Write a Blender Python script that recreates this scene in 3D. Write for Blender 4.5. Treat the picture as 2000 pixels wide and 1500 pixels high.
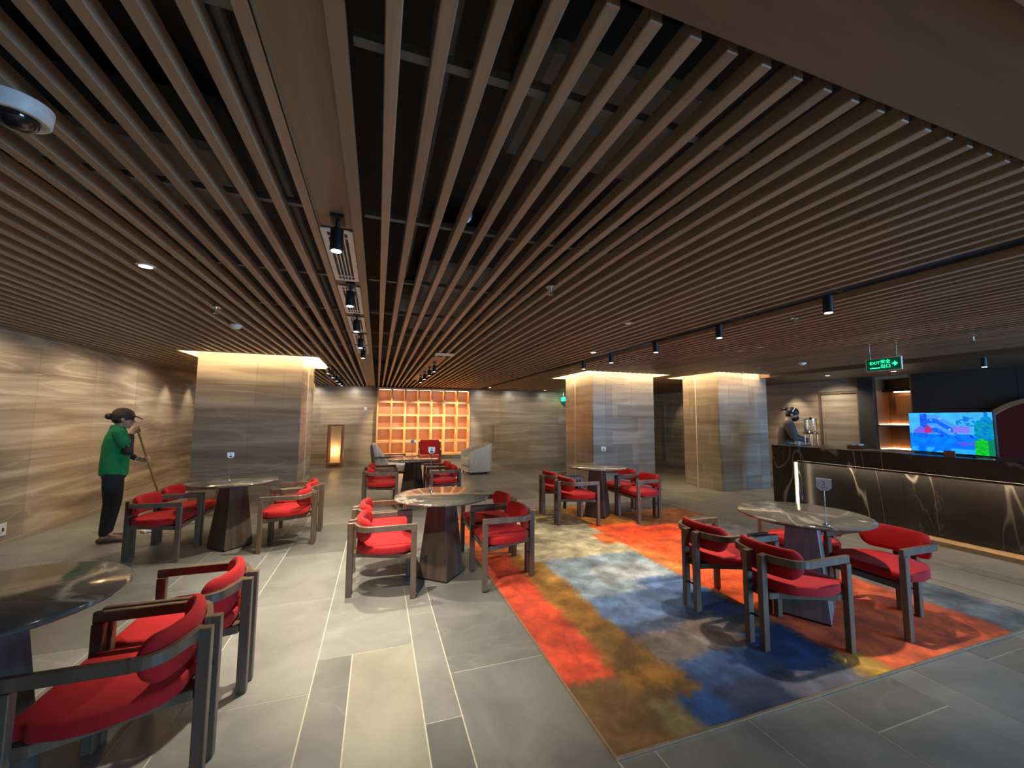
import bpy, bmesh, math, random
from mathutils import Vector, Matrix, noise

# ------------------------------------------------------------------ camera, world, exposure
scene = bpy.context.scene
for o in list(bpy.data.objects):
    bpy.data.objects.remove(o)
COL = scene.collection
cam_d = bpy.data.cameras.new('camera')
cam = bpy.data.objects.new('camera', cam_d)
COL.objects.link(cam)
cam_d.sensor_fit = 'HORIZONTAL'
cam_d.sensor_width = 36.0
cam_d.lens = 36.0 * 769.0 / 2000.0
cam_d.clip_start = 0.05
PITCH, YAW, ROLL, CAMZ = 0.0845, 0.3275, 0.0065, 1.5
fw = Vector((math.sin(YAW) * math.cos(PITCH), math.cos(YAW) * math.cos(PITCH), math.sin(PITCH)))
r0 = Vector((math.cos(YAW), -math.sin(YAW), 0.0))
u0 = r0.cross(fw)
rt = r0 * math.cos(ROLL) + u0 * math.sin(ROLL)
up = -r0 * math.sin(ROLL) + u0 * math.cos(ROLL)
cam.matrix_world = Matrix(((rt.x, up.x, -fw.x, 0.0), (rt.y, up.y, -fw.y, 0.0), (rt.z, up.z, -fw.z, CAMZ), (0, 0, 0, 1)))
scene.camera = cam

world = bpy.data.worlds.new('world')
scene.world = world
world.use_nodes = True
world.node_tree.nodes['Background'].inputs[0].default_value = (0.45, 0.6, 0.9, 1)
world.node_tree.nodes['Background'].inputs[1].default_value = 0.25
vs = scene.view_settings
vs.view_transform = 'Standard'
vs.look = 'None'
vs.exposure = 1.0
vs.gamma = 1.0
vs.use_curve_mapping = False


def lamp(kind, loc, energy, color, target=None, **kw):
    d = bpy.data.lights.new('lamp', kind)
    d.energy = energy
    d.color = color
    for k, v in kw.items():
        setattr(d, k, v)
    o = bpy.data.objects.new('lamp', d)
    o.location = loc
    if target is not None:
        o.rotation_euler = (Vector(target) - Vector(loc)).to_track_quat('-Z', 'Y').to_euler()
    COL.objects.link(o)
    return o


WARM = (1.0, 0.80, 0.56)
NEUT = (1.0, 0.88, 0.70)
# daylight coming through the glazed entrance behind the camera
lamp('AREA', (7.3, -3.9, 1.3), 330.0, (0.27, 0.57, 1.0), (6.6, 4.0, 0.9), shape='RECTANGLE', size=4.6, size_y=2.1)

CEIL = 2.45
# track spots along the grille strip, and downlights: (x, y, z, watt, cone deg, target)
SPOTS = [
    (-0.216, 2.02, 2.28, 110, 66, (0.7, 2.7, 0)), (-0.216, 3.03, 2.28, 130, 90, (-0.25, 3.2, 0)), (-0.216, 3.94, 2.28, 112, 95, (-0.2, 4.1, 0)),
    (-0.216, 4.87, 2.28, 92, 95, (-0.5, 5.1, 0)), (-0.216, 5.73, 2.28, 56, 95, (0.2, 6.0, 0)),
    (3.28, 2.06, 2.31, 76, 72, (3.1, 2.4, 0)), (3.28, 3.10, 2.31, 64, 86, (3.0, 3.3, 0)), (3.28, 4.08, 2.31, 44, 100, (2.6, 4.3, 0)),
    (3.28, 5.09, 2.31, 46, 100, (2.7, 5.2, 0)), (3.28, 5.93, 2.31, 16, 100, (3.0, 6.2, 0)),
]
WASH = [
    # left wall washers, 0.3 to 0.8 m off the stone
    (-3.15, 4.3, 2.42, 8, 130, (-4.0, 4.3, 0.9)), (-3.15, 5.7, 2.42, 22, 130, (-4.0, 5.7, 0.9)), (-3.15, 7.1, 2.42, 25, 130, (-4.0, 7.1, 0.9)), (-3.15, 8.6, 2.42, 24, 130, (-4.0, 8.6, 0.9)),
    (-3.75, 9.6, 2.42, 18, 60, (-4.0, 9.6, 0.8)), (-3.75, 10.6, 2.42, 18, 60, (-4.0, 10.6, 0.8)), (-3.75, 11.6, 2.42, 18, 60, (-4.0, 11.6, 0.8)), (-3.0, 12.6, 2.42, 26, 110, (-3.2, 13.5, 1.0)),
    # downlights over the left tables
    (-1.43, 3.06, 2.435, 26, 62, (-1.5, 2.75, 0)), (-1.43, 5.2, 2.435, 44, 110, (-1.5, 5.3, 0)),
    # lounge and far wall
    (-0.9, 8.0, 2.28, 22, 110, (-0.9, 8.0, 0)), (-0.9, 10.4, 2.28, 32, 110, (-0.9, 10.4, 0)), (0.91, 7.6, 2.28, 36, 110, (0.8, 7.6, 0)), (0.91, 9.2, 2.28, 40, 110, (0.9, 9.2, 0)),
    (-0.75, 12.5, 2.42, 30, 120, (-0.7, 13.5, 1.0)), (0.91, 10.0, 2.28, 34, 100, (1.35, 11.2, 0.4)), (-1.9, 12.6, 2.42, 34, 120, (-1.9, 13.5, 1.0)), (3.6, 12.4, 2.435, 24, 120, (3.6, 13.5, 1.0)), (4.8, 12.4, 2.435, 24, 120, (4.6, 13.5, 1.0)), (6.2, 12.4, 2.435, 22, 120, (6.2, 13.5, 1.0)), (8.2, 12.2, 2.435, 18, 120, (8.2, 13.5, 1.0)),
    (3.58, 9.19, 2.435, 26, 120, (3.6, 9.2, 0)), (9.4, 10.8, 2.37, 7, 70, (9.85, 10.8, 0.9)),
    # bar side
    (9.45, 7.0, 2.37, 26, 70, (9.85, 7.0, 0.9)), (9.2, 6.05, 2.37, 30, 120, (9.85, 6.05, 0.9)), (8.15, 3.1, 2.25, 6, 120, (8.2, 3.1, 0)), (7.0, 5.75, 2.43, 24, 110, (7.4, 5.4, 0)),
    (4.75, 4.13, 2.435, 14, 120, (4.8, 4.1, 0)), (4.75, 6.2, 2.435, 18, 120, (4.8, 6.2, 0)),
]
SHELF_WASH = [(0.35, 11.7, 2.40, 105, 58, (0.5, 13.1, 1.25)), (1.45, 11.7, 2.40, 105, 58, (1.45, 13.1, 1.25)), (2.55, 11.7, 2.40, 105, 58, (2.4, 13.1, 1.25))]  # added spots without fixtures, to brighten the shelf's front edges
for x, y, z, w, ang, tg in SHELF_WASH:
    lamp('SPOT', (x, y, z), w, (1.0, 0.80, 0.55), tg, spot_size=math.radians(ang), spot_blend=0.5, shadow_soft_size=0.04)
REAR_FILL = [(-1.2, -1.0, 2.284, 14, 130, (-1.2, -0.9, 0)), (0.9, -0.9, 2.284, 120, 130, (0.9, -0.8, 0)), (3.0, -1.0, 2.284, 14, 130, (3.0, -0.9, 0)), (5.6, -1.2, 2.284, 8, 130, (5.6, -1.1, 0))]  # fill spots added behind the camera, bouncing light onto the near slats
for x, y, z, w, ang, tg in SPOTS + WASH + REAR_FILL:
    lamp('SPOT', (x, y, z - 0.004), w, NEUT, tg, spot_size=math.radians(ang), spot_blend=0.85, shadow_soft_size=0.03)


# ------------------------------------------------------------------ helpers
def srgb(r, g, b):
    f = lambda c: (c / 255 / 12.92) if c / 255 <= 0.04045 else ((c / 255 + 0.055) / 1.055) ** 2.4
    return (f(r), f(g), f(b), 1.0)


class NT:
    def __init__(self, name):
        self.m = bpy.data.materials.new(name)
        self.m.use_nodes = True
        self.t = self.m.node_tree
        self.b = self.t.nodes['Principled BSDF']

    def n(self, kind, **kw):
        nd = self.t.nodes.new(kind)
        for k, v in kw.items():
            if k.startswith('i_'):
                nd.inputs[k[2:].replace('_', ' ')].default_value = v
            else:
                setattr(nd, k, v)
        return nd

    def l(self, a, b):
        self.t.links.new(a, b)

    def coord(self, scale=(1, 1, 1), kind='Object', rand=0.0, tilt=None):
        mp = self.n('ShaderNodeMapping')
        mp.inputs['Scale'].default_value = scale
        if tilt:
            mp.inputs['Rotation'].default_value = tilt
        if kind == 'World':
            self.l(self.n('ShaderNodeNewGeometry').outputs['Position'], mp.inputs['Vector'])
        else:
            tc = self.n('ShaderNodeTexCoord')
            self.l(tc.outputs['Object'], mp.inputs['Vector'])
        if rand:
            oi = self.n('ShaderNodeObjectInfo')
            mu = self.n('ShaderNodeMath', operation='MULTIPLY')
            mu.inputs[1].default_value = rand
            self.l(oi.outputs['Random'], mu.inputs[0])
            cb = self.n('ShaderNodeCombineXYZ')
            for i in range(3):
                self.l(mu.outputs[0], cb.inputs[i])
            self.l(cb.outputs[0], mp.inputs['Location'])
        return mp.outputs['Vector']

    def noise(self, vec, scale=1.0, detail=5.0, rough=0.55, dist=0.0):
        nd = self.n('ShaderNodeTexNoise')
        nd.inputs['Scale'].default_value = scale
        nd.inputs['Detail'].default_value = detail
        nd.inputs['Roughness'].default_value = rough
        nd.inputs['Distortion'].default_value = dist
        self.l(vec, nd.inputs['Vector'])
        return nd.outputs['Fac']

    def ramp(self, fac, stops):
        nd = self.n('ShaderNodeValToRGB')
        e = nd.color_ramp.elements
        while len(e) < len(stops):
            e.new(0.5)
        for i, (p, c) in enumerate(stops):
            e[i].position = p
            e[i].color = c if len(c) == 4 else (*c, 1)
        self.l(fac, nd.inputs['Fac'])
        return nd.outputs['Color']

    def mix(self, fac, a, b, blend='MIX'):
        nd = self.n('ShaderNodeMix', data_type='RGBA', blend_type=blend)
        for sock, v in ((nd.inputs[0], fac), (nd.inputs[6], a), (nd.inputs[7], b)):
            if hasattr(v, 'links'):
                self.l(v, sock)
            else:
                sock.default_value = v
        return nd.outputs[2]

    def vein(self, vec, scale, width, detail=4.0, dist=1.0):
        f = self.noise(vec, scale, detail, 0.5, dist)
        s = self.n('ShaderNodeMath', operation='SUBTRACT')
        self.l(f, s.inputs[0])
        s.inputs[1].default_value = 0.5
        a = self.n('ShaderNodeMath', operation='ABSOLUTE')
        self.l(s.outputs[0], a.inputs[0])
        line = self.ramp(a.outputs[0], [(0.0, (1, 1, 1)), (width, (0, 0, 0))])
        mask = self.ramp(self.noise(vec, scale * 0.55, 2.0, 0.5, 0.3), [(0.42, (0, 0, 0)), (0.60, (1, 1, 1))])
        return self.mix(1.0, line, mask, 'MULTIPLY')

    def tone(self, col, lo, hi):
        oi = self.n('ShaderNodeObjectInfo')
        mr = self.n('ShaderNodeMapRange')
        mr.inputs['To Min'].default_value = lo
        mr.inputs['To Max'].default_value = hi
        self.l(oi.outputs['Random'], mr.inputs['Value'])
        hv = self.n('ShaderNodeHueSaturation')
        self.l(col, hv.inputs['Color'])
        self.l(mr.outputs[0], hv.inputs['Value'])
        return hv.outputs['Color']

    def bump(self, fac, strength, dist=0.01):
        nd = self.n('ShaderNodeBump')
        nd.inputs['Strength'].default_value = strength
        nd.inputs['Distance'].default_value = dist
        self.l(fac, nd.inputs['Height'])
        self.l(nd.outputs[0], self.b.inputs['Normal'])

    def done(self, color=None, rough=0.5, metal=0.0, **kw):
        if color is not None:
            if hasattr(color, 'links'):
                self.l(color, self.b.inputs['Base Color'])
            else:
                self.b.inputs['Base Color'].default_value = color
        self.b.inputs['Roughness'].default_value = rough
        self.b.inputs['Metallic'].default_value = metal
        for k, v in kw.items():
            self.b.inputs[k.replace('_', ' ')].default_value = v
        return self.m


def plain(name, color, rough=0.5, metal=0.0, grain=0.06, **kw):
    t = NT(name)
    v = t.coord()
    f = t.noise(v, 30, 3)
    lo = tuple(c * (1 - grain * 2) for c in color[:3]) + (1,)
    hi = tuple(min(1, c * (1 + grain * 2)) for c in color[:3]) + (1,)
    return t.done(t.ramp(f, [(0.3, lo), (0.7, hi)]), rough, metal, **kw)


def emit(name, color, strength):
    m = bpy.data.materials.new(name)
    m.use_nodes = True
    t = m.node_tree
    t.nodes.clear()
    e = t.nodes.new('ShaderNodeEmission')
    e.inputs[0].default_value = color
    e.inputs[1].default_value = strength
    o = t.nodes.new('ShaderNodeOutputMaterial')
    t.links.new(e.outputs[0], o.inputs[0])
    return m


def wood(name, c1, c2, scale, rough=0.45, rand=7.0, kind='Object', lo=0.85, hi=1.15):
    t = NT(name)
    v = t.coord(scale, kind, rand)
    f = t.noise(v, 1.0, 8, 0.6, 0.4)
    c = t.ramp(f, [(0.3, c1), (0.7, c2)])
    c = t.tone(c, lo, hi)
    t.bump(f, 0.15, 0.002)
    return t.done(c, rough)


def stone(name, base, dark, light, rough, lo=0.9, hi=1.1, horiz=(0.5, 0.5, 7.0)):
    t = NT(name)
    v = t.coord(horiz, 'World')
    f = t.noise(v, 1.0, 6, 0.52, 0.9)
    c = t.ramp(f, [(0.28, dark), (0.5, base), (0.72, light)])
    v2 = t.coord((0.35, 0.35, 3.2), 'World')
    ve = t.vein(v2, 1.2, 0.035, 6, 1.2)
    c = t.mix(t.mix(1.0, ve, (0.38, 0.38, 0.38, 1), 'MULTIPLY'), c, tuple(min(1, q * 1.12) for q in light[:3]) + (1,))
    c = t.tone(c, lo, hi)
    return t.done(c, rough)


M = {}
M['slat'] = wood('slat_wood', srgb(142, 120, 97), srgb(166, 143, 118), (30, 1.2, 30), 0.4)
M['panel_wood'] = wood('panel_wood', srgb(136, 112, 88), srgb(150, 126, 100), (30, 1.0, 30), 0.45)
M['soffit'] = wood('soffit_wood', srgb(104, 82, 62), srgb(116, 92, 70), (1.5, 20, 20), 0.5)
M['walnut'] = wood('walnut', srgb(90, 73, 59), srgb(118, 98, 80), (14, 14, 1.5), 0.38)
M['pedestal'] = wood('pedestal_wood', srgb(62, 50, 41), srgb(92, 76, 64), (26, 26, 1.2), 0.45)
M['pedestal_daylit'] = wood('pedestal_daylit', srgb(104, 106, 108), srgb(142, 144, 146), (26, 26, 1.2), 0.4)  # pedestal wood with bluish daylight painted in as pale grey
M['black_paint'] = plain('black_paint', srgb(52, 56, 60), 0.8)
M['duct'] = plain('duct_grey', srgb(112, 118, 122), 0.6)
M['red'] = None
t = NT('red_fabric')
v = t.coord()
f = t.noise(v, 260, 2)
c = t.ramp(t.noise(v, 6, 3), [(0.3, srgb(168, 8, 14)), (0.7, srgb(186, 12, 18))])
t.bump(f, 0.25, 0.001)
M['red'] = t.done(c, 0.85, Sheen_Weight=0.04)
M['white_fabric'] = plain('white_fabric', srgb(205, 200, 190), 0.9)
M['stone_left'] = stone('stone_left', srgb(166, 148, 124), srgb(124, 107, 88), srgb(212, 196, 170), 0.2, horiz=(0.4, 0.4, 4.6))
M['stone_far'] = stone('stone_far', srgb(156, 140, 119), srgb(130, 114, 95), srgb(184, 168, 146), 0.3)
M['stone_pillar'] = stone('stone_pillar', srgb(150, 142, 131), srgb(126, 118, 108), srgb(176, 168, 156), 0.28, 0.80, 1.12)
M['stone_pillar_left'] = stone('stone_pillar_left', srgb(150, 138, 121), srgb(122, 110, 95), srgb(184, 172, 152), 0.2, 0.94, 1.04, horiz=(0.4, 0.4, 5.0))
M['grout'] = plain('grout', srgb(186, 180, 164), 0.8)
M['joint'] = plain('wall_joint', srgb(158, 144, 124), 0.7)
# floor tiles
t = NT('slate_tile')
v = t.coord((1, 1, 1), 'World')
c = t.ramp(t.noise(v, 2.2, 8, 0.62, 0.8), [(0.3, srgb(110, 110, 106)), (0.7, srgb(136, 135, 129))])
ve = t.vein(t.coord((1, 2.2, 1), 'World', 9.0), 0.9, 0.012, 3, 1.0)
c = t.mix(t.mix(1.0, ve, (0.10, 0.10, 0.10, 1), 'MULTIPLY'), c, srgb(200, 196, 184))
c = t.tone(c, 0.72, 1.22)
M['tile'] = t.done(c, 0.36)
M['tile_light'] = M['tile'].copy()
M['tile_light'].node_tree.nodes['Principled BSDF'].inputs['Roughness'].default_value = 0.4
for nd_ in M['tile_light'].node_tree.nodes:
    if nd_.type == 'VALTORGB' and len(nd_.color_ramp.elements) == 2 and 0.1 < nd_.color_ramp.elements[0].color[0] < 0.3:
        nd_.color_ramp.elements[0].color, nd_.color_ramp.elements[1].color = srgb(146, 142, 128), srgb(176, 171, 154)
# table marble
t = NT('table_marble')
v = t.coord((1, 1, 1), 'Object', 5.0)
c = t.ramp(t.noise(v, 3.0, 8, 0.65, 1.2), [(0.3, srgb(70, 67, 62)), (0.62, srgb(100, 95, 87)), (0.8, srgb(140, 134, 122))])
ve = t.vein(v, 1.7, 0.035, 5, 1.2)
c = t.mix(t.mix(1.0, ve, (.6, .6, .6, 1), 'MULTIPLY'), c, srgb(190, 183, 166))
M['marble'] = t.done(c, 0.1)
# bar marble
t = NT('bar_marble')
v = t.coord((1, 1, 1), 'World')
c = t.ramp(t.noise(v, 1.8, 6, 0.6, 0.8), [(0.35, srgb(25, 26, 27)), (0.75, srgb(47, 47, 46))])
v1 = t.vein(t.coord((1, 1.5, 0.35), 'World', 0.0, (0.75, 0, 0)), 1.0, 0.007, 3, 0.6)
v2 = t.vein(t.coord((1, 2.2, 0.4), 'World', 0.0, (-0.5, 0, 0)), 1.3, 0.007, 4, 0.6)
c = t.mix(t.mix(1.0, v1, (0.55, 0.55, 0.55, 1), 'MULTIPLY'), c, srgb(190, 184, 172))
c = t.mix(t.mix(1.0, v2, (0.22, 0.22, 0.22, 1), 'MULTIPLY'), c, srgb(160, 155, 146))
M['bar'] = t.done(c, 0.3)
M['dark_wall'] = plain('dark_wall', srgb(52, 46, 44), 0.6)
M['black'] = plain('black_metal', srgb(22, 22, 23), 0.45)
M['white'] = plain('white_metal', srgb(224, 222, 214), 0.45)
M['grille'] = plain('grille_beige', srgb(226, 216, 200), 0.5)
M['chrome'] = plain('chrome', srgb(215, 215, 212), 0.2, 1.0)
M['brass'] = plain('brass', srgb(178, 128, 88), 0.3, 0.9)
M['plinth'] = plain('plinth_oak', srgb(176, 146, 106), 0.5)
M['shelf_wood'] = wood('shelf_wood', srgb(226, 166, 108), srgb(240, 182, 122), (3, 3, 26), 0.5)
M['shelf_back'] = wood('shelf_back', srgb(136, 98, 66), srgb(150, 110, 76), (3, 3, 26), 0.5, lo=0.92, hi=1.08)
M['niche'] = wood('niche_wood', srgb(120, 84, 56), srgb(138, 98, 66), (20, 20, 1.5), 0.45)
M['maroon'] = plain('maroon_panel', srgb(98, 22, 26), 0.6)
M['rim_wood'] = plain('rim_wood', srgb(168, 120, 84), 0.5)
M['paper'] = plain('paper_white', srgb(228, 224, 214), 0.7)
M['skin'] = plain('skin', srgb(196, 146, 116), 0.55, grain=0.02)
M['green'] = plain('green_cotton', srgb(14, 128, 72), 0.85)
M['navy'] = plain('navy_cotton', srgb(30, 32, 40), 0.85)
M['cap'] = plain('cap_brown', srgb(74, 56, 48), 0.85)
M['hair'] = plain('hair_black', srgb(32, 26, 23), 0.5)
M['loafer'] = plain('loafer_brown', srgb(84, 64, 46), 0.6)
M['sleeve'] = plain('dark_sleeve', srgb(48, 44, 42), 0.85)
M['jacket'] = plain('jacket_taupe', srgb(92, 84, 78), 0.85)
M['mask'] = plain('mask_black', srgb(22, 21, 22), 0.8)
M['stick'] = plain('stick_wood', srgb(172, 128, 62), 0.5)
M['mop'] = plain('mop_white', srgb(225, 222, 210), 0.9)
M['eye'] = plain('eye_dark', srgb(22, 18, 16), 0.3)
M['lip'] = plain('lip', srgb(150, 84, 76), 0.5)
t = NT('clear_glass')
M['glass'] = t.done((0.95, 0.97, 0.96, 1), 0.02, Transmission_Weight=1.0, IOR=1.45)
M['dome'] = plain('smoked_dome', srgb(26, 26, 30), 0.08, Coat_Weight=0.5)
M['acrylic'] = plain('acrylic_white', srgb(214, 226, 238), 0.35)
M['print'] = plain('print_dark', srgb(60, 72, 92), 0.6)
t = NT('lamp_paper')
M['lantern_paper'] = t.done(srgb(246, 228, 190), 0.8, Subsurface_Weight=0.0, Transmission_Weight=0.0)
tr = t.n('ShaderNodeBsdfTranslucent')
tr.inputs[0].default_value = srgb(252, 240, 214)
mxs = t.n('ShaderNodeMixShader')
mxs.inputs[0].default_value = 0.6
t.l(t.b.outputs[0], mxs.inputs[1])
t.l(tr.outputs[0], mxs.inputs[2])
t.l(mxs.outputs[0], t.t.nodes['Material Output'].inputs[0])
M['em_cove'] = emit('cove_led', (1.0, 0.76, 0.46, 1), 26.0)
M['em_bar'] = emit('bar_led', (1.0, 0.76, 0.46, 1), 5.0)
M['em_ledge'] = emit('ledge_led', (1.0, 0.76, 0.48, 1), 38.0)
M['em_shelf'] = emit('shelf_led', (1.0, 0.78, 0.50, 1), 22.0)
M['em_niche'] = emit('niche_led', (1.0, 0.62, 0.32, 1), 7.0)
M['em_bulb'] = emit('lantern_bulb', (1.0, 0.80, 0.50, 1), 22.0)
M['em_spot'] = emit('spot_lens', (1.0, 0.93, 0.82, 1), 3.0)
M['em_green'] = emit('exit_green', (0.02, 1.0, 0.30, 1), 1.7)
M['exit_back'] = emit('exit_back_green', (0.0, 0.16, 0.07, 1), 0.16)


class MB:
    def __init__(self):
        self.v = []
        self.f = []

    def add(self, vs, fs):
        k = len(self.v)
        self.v += [tuple(p) for p in vs]
        self.f += [tuple(k + i for i in f) for f in fs]
        return self

    def box(self, x0, x1, y0, y1, z0, z1):
        vs = [(x, y, z) for x in (x0, x1) for y in (y0, y1) for z in (z0, z1)]
        return self.add(vs, [(0, 1, 3, 2), (4, 6, 7, 5), (0, 4, 5, 1), (2, 3, 7, 6), (0, 2, 6, 4), (1, 5, 7, 3)])

    def cbox(self, c, s, rz=0.0):
        cs, sn = math.cos(rz), math.sin(rz)
        vs = []
        for x in (-.5, .5):
            for y in (-.5, .5):
                for z in (-.5, .5):
                    X, Y = x * s[0], y * s[1]
                    vs.append((c[0] + X * cs - Y * sn, c[1] + X * sn + Y * cs, c[2] + z * s[2]))
        return self.add(vs, [(0, 1, 3, 2), (4, 6, 7, 5), (0, 4, 5, 1), (2, 3, 7, 6), (0, 2, 6, 4), (1, 5, 7, 3)])

    def prism(self, poly, z0, z1, top=1.0, ctr=(0, 0)):
        n = len(poly)
        vs = [(x, y, z0) for x, y in poly] + [(ctr[0] + (x - ctr[0]) * top, ctr[1] + (y - ctr[1]) * top, z1) for x, y in poly]
        fs = [tuple(reversed(range(n))), tuple(range(n, 2 * n))] + [(i, (i + 1) % n, n + (i + 1) % n, n + i) for i in range(n)]
        return self.add(vs, fs)

    def cyl(self, p0, p1, ra, rb=None, n=16):
        return self.tube([p0, p1], [ra, ra if rb is None else rb], n)

    def tube(self, pts, rad, n=10, lat=None, cap=True):
        """loft of (elliptical) rings; rad entries r or (a along lat, b across)"""
        pts = [Vector(p) for p in pts]
        k0 = len(self.v)
        m = len(pts)
        for i, p in enumerate(pts):
            d = (pts[min(i + 1, m - 1)] - pts[max(i - 1, 0)]).normalized()
            ref = Vector(lat) if lat is not None else (Vector((0, 0, 1)) if abs(d.z) < 0.9 else Vector((1, 0, 0)))
            a = (ref - d * ref.dot(d)).normalized()
            b = d.cross(a)
            ra, rb = rad[i] if isinstance(rad[i], tuple) else (rad[i], rad[i])
            for j in range(n):
                th = 2 * math.pi * j / n
                self.v.append(tuple(p + a * (ra * math.cos(th)) + b * (rb * math.sin(th))))
        for i in range(m - 1):
            for j in range(n):
                q = k0 + i * n
                self.f.append((q + j, q + (j + 1) % n, q + n + (j + 1) % n, q + n + j))
        if cap:
            self.f.append(tuple(k0 + j for j in reversed(range(n))))
            self.f.append(tuple(k0 + (m - 1) * n + j for j in range(n)))
        return self

    def lathe(self, prof, n=24, c=(0, 0)):
        k0 = len(self.v)
        for r, z in prof:
            for j in range(n):
                th = 2 * math.pi * j / n
                self.v.append((c[0] + r * math.cos(th), c[1] + r * math.sin(th), z))
        for i in range(len(prof) - 1):
            for j in range(n):
                q = k0 + i * n
                self.f.append((q + j, q + (j + 1) % n, q + n + (j + 1) % n, q + n + j))
        self.f.append(tuple(k0 + j for j in reversed(range(n))))
        self.f.append(tuple(k0 + (len(prof) - 1) * n + j for j in range(n)))
        return self

    def ell(self, c, r, n=14, rot=None):
        k0 = len(self.v)
        R = rot or Matrix.Identity(3)
        m = n // 2 + 1
        c = Vector(c)
        self.v.append(tuple(c + R @ Vector((0, 0, -r[2]))))
        for i in range(1, m):
            ph = -math.pi / 2 + math.pi * i / m
            for j in range(n):
                th = 2 * math.pi * j / n
                self.v.append(tuple(c + R @ Vector((r[0] * math.cos(ph) * math.cos(th), r[1] * math.cos(ph) * math.sin(th), r[2] * math.sin(ph)))))
        self.v.append(tuple(c + R @ Vector((0, 0, r[2]))))
        for j in range(n):
            self.f.append((k0, k0 + 1 + (j + 1) % n, k0 + 1 + j))
            for i in range(m - 2):
                q = k0 + 1 + i * n
                self.f.append((q + j, q + (j + 1) % n, q + n + (j + 1) % n, q + n + j))
            q = k0 + 1 + (m - 2) * n
            self.f.append((q + j, q + (j + 1) % n, len(self.v) - 1))
        return self

    def strap(self, path, h, th, z):
        """flat vertical strap following an xy path; h tall, th thick"""
        k0 = len(self.v)
        pts = [Vector((x, y, 0)) for x, y in path]
        m = len(pts)
        for i, p in enumerate(pts):
            d = (pts[min(i + 1, m - 1)] - pts[max(i - 1, 0)]).normalized()
            nrm = Vector((-d.y, d.x, 0)) * th / 2
            for q, zz in ((p - nrm, z), (p + nrm, z), (p + nrm, z + h), (p - nrm, z + h)):
                self.v.append((q.x, q.y, zz))
        for i in range(m - 1):
            q = k0 + 4 * i
            for j in range(4):
                self.f.append((q + j, q + (j + 1) % 4, q + 4 + (j + 1) % 4, q + 4 + j))
        self.f.append((k0 + 3, k0 + 2, k0 + 1, k0))
        q = k0 + 4 * (m - 1)
        self.f.append((q, q + 1, q + 2, q + 3))
        return self

    def build(self, name, mat, parent=None, bevel=0.0, seg=1, smooth=False, loc=None, center=False):
        vs = self.v
        off = Vector((0, 0, 0))
        if center:
            lo = [min(p[i] for p in vs) for i in range(3)]
            hi = [max(p[i] for p in vs) for i in range(3)]
            off = Vector([(a + b) / 2 for a, b in zip(lo, hi)])
            vs = [tuple(Vector(p) - off) for p in vs]
        me = bpy.data.meshes.new(name)
        me.from_pydata(vs, [], self.f)
        bm = bmesh.new()
        bm.from_mesh(me)
        bmesh.ops.recalc_face_normals(bm, faces=bm.faces)
        if bevel:
            ed = [e for e in bm.edges if len(e.link_faces) == 2 and e.calc_face_angle(0) > 0.6]
            bmesh.ops.bevel(bm, geom=ed, offset=bevel, segments=seg, affect='EDGES', profile=0.5, clamp_overlap=True)
        bm.to_mesh(me)
        bm.free()
        if smooth:
            me.polygons.foreach_set('use_smooth', [True] * len(me.polygons))
            try:
                me.set_sharp_from_angle(angle=math.radians(42))
            except Exception:
                pass
        me.materials.append(mat)
        o = bpy.data.objects.new(name, me)
        COL.objects.link(o)
        o.parent = parent
        o.location = off if loc is None else loc
        return o


def thing(name, label, cat, loc=(0, 0, 0), rz=0.0, group=None):
    o = bpy.data.objects.new(name, None)
    COL.objects.link(o)
    o.empty_display_size = 0.1
    o.location = loc
    o.rotation_euler = (0, 0, rz)
    return tag(o, label, cat, group)


def tag(o, label, cat, group=None):
    o['label'] = label
    o['category'] = cat
    if group:
        o['group'] = group
    return o


def struct(o):
    o['kind'] = 'structure'
    return o


def dup(root, loc, rz, label, group=None):
    r = root.copy()
    COL.objects.link(r)
    r.location = loc
    r.rotation_euler = (0, 0, rz)
    r['label'] = label
    if group:
        r['group'] = group
    for ch in list(root.children):
        c = ch.copy()
        COL.objects.link(c)
        c.parent = r
        for g in list(ch.children):
            d = g.copy()
            COL.objects.link(d)
            d.parent = c
    return r


def arc(cx, cy, r, a0, a1, n):
    return [(cx + r * math.cos(a0 + (a1 - a0) * i / n), cy + r * math.sin(a0 + (a1 - a0) * i / n)) for i in range(n + 1)]


def fuse(mb, name, mat, parent, voxel, smooth=6):
    """melt overlapping closed shapes into one continuous surface"""
    o = mb.build(name, mat, None)
    md = o.modifiers.new('r', 'REMESH')
    md.mode = 'VOXEL'
    md.voxel_size = voxel
    sm = o.modifiers.new('s', 'SMOOTH')
    sm.iterations = smooth
    sm.factor = 0.5
    dg = bpy.context.evaluated_depsgraph_get()
    me = bpy.data.meshes.new_from_object(o.evaluated_get(dg))
    o.modifiers.clear()
    old = o.data
    o.data = me
    bpy.data.meshes.remove(old)
    me.name = name
    me.polygons.foreach_set('use_smooth', [True] * len(me.polygons))
    if not me.materials:
        me.materials.append(mat)
    o.parent = parent
    return o


rng = random.Random(7)
# ------------------------------------------------------------------ room shell
XL, XR, YB, YF = -4.0, 9.85, -4.0, 13.5
TOP = 3.25
CARPET = (1.05, 4.85, 1.62, 6.1)
PILLARS = [(-2.63, -1.19, 7.2, 8.46), (4.25, 5.78, 7.25, 8.5), (6.78, 8.15, 6.44, 7.46)]
GAP = [(0.17, 0.25, 0.22, 0.2), (0.26, 0.24, 0.24, 0.2), (0.26, 0.24, 0.24, 0.2)]

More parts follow.
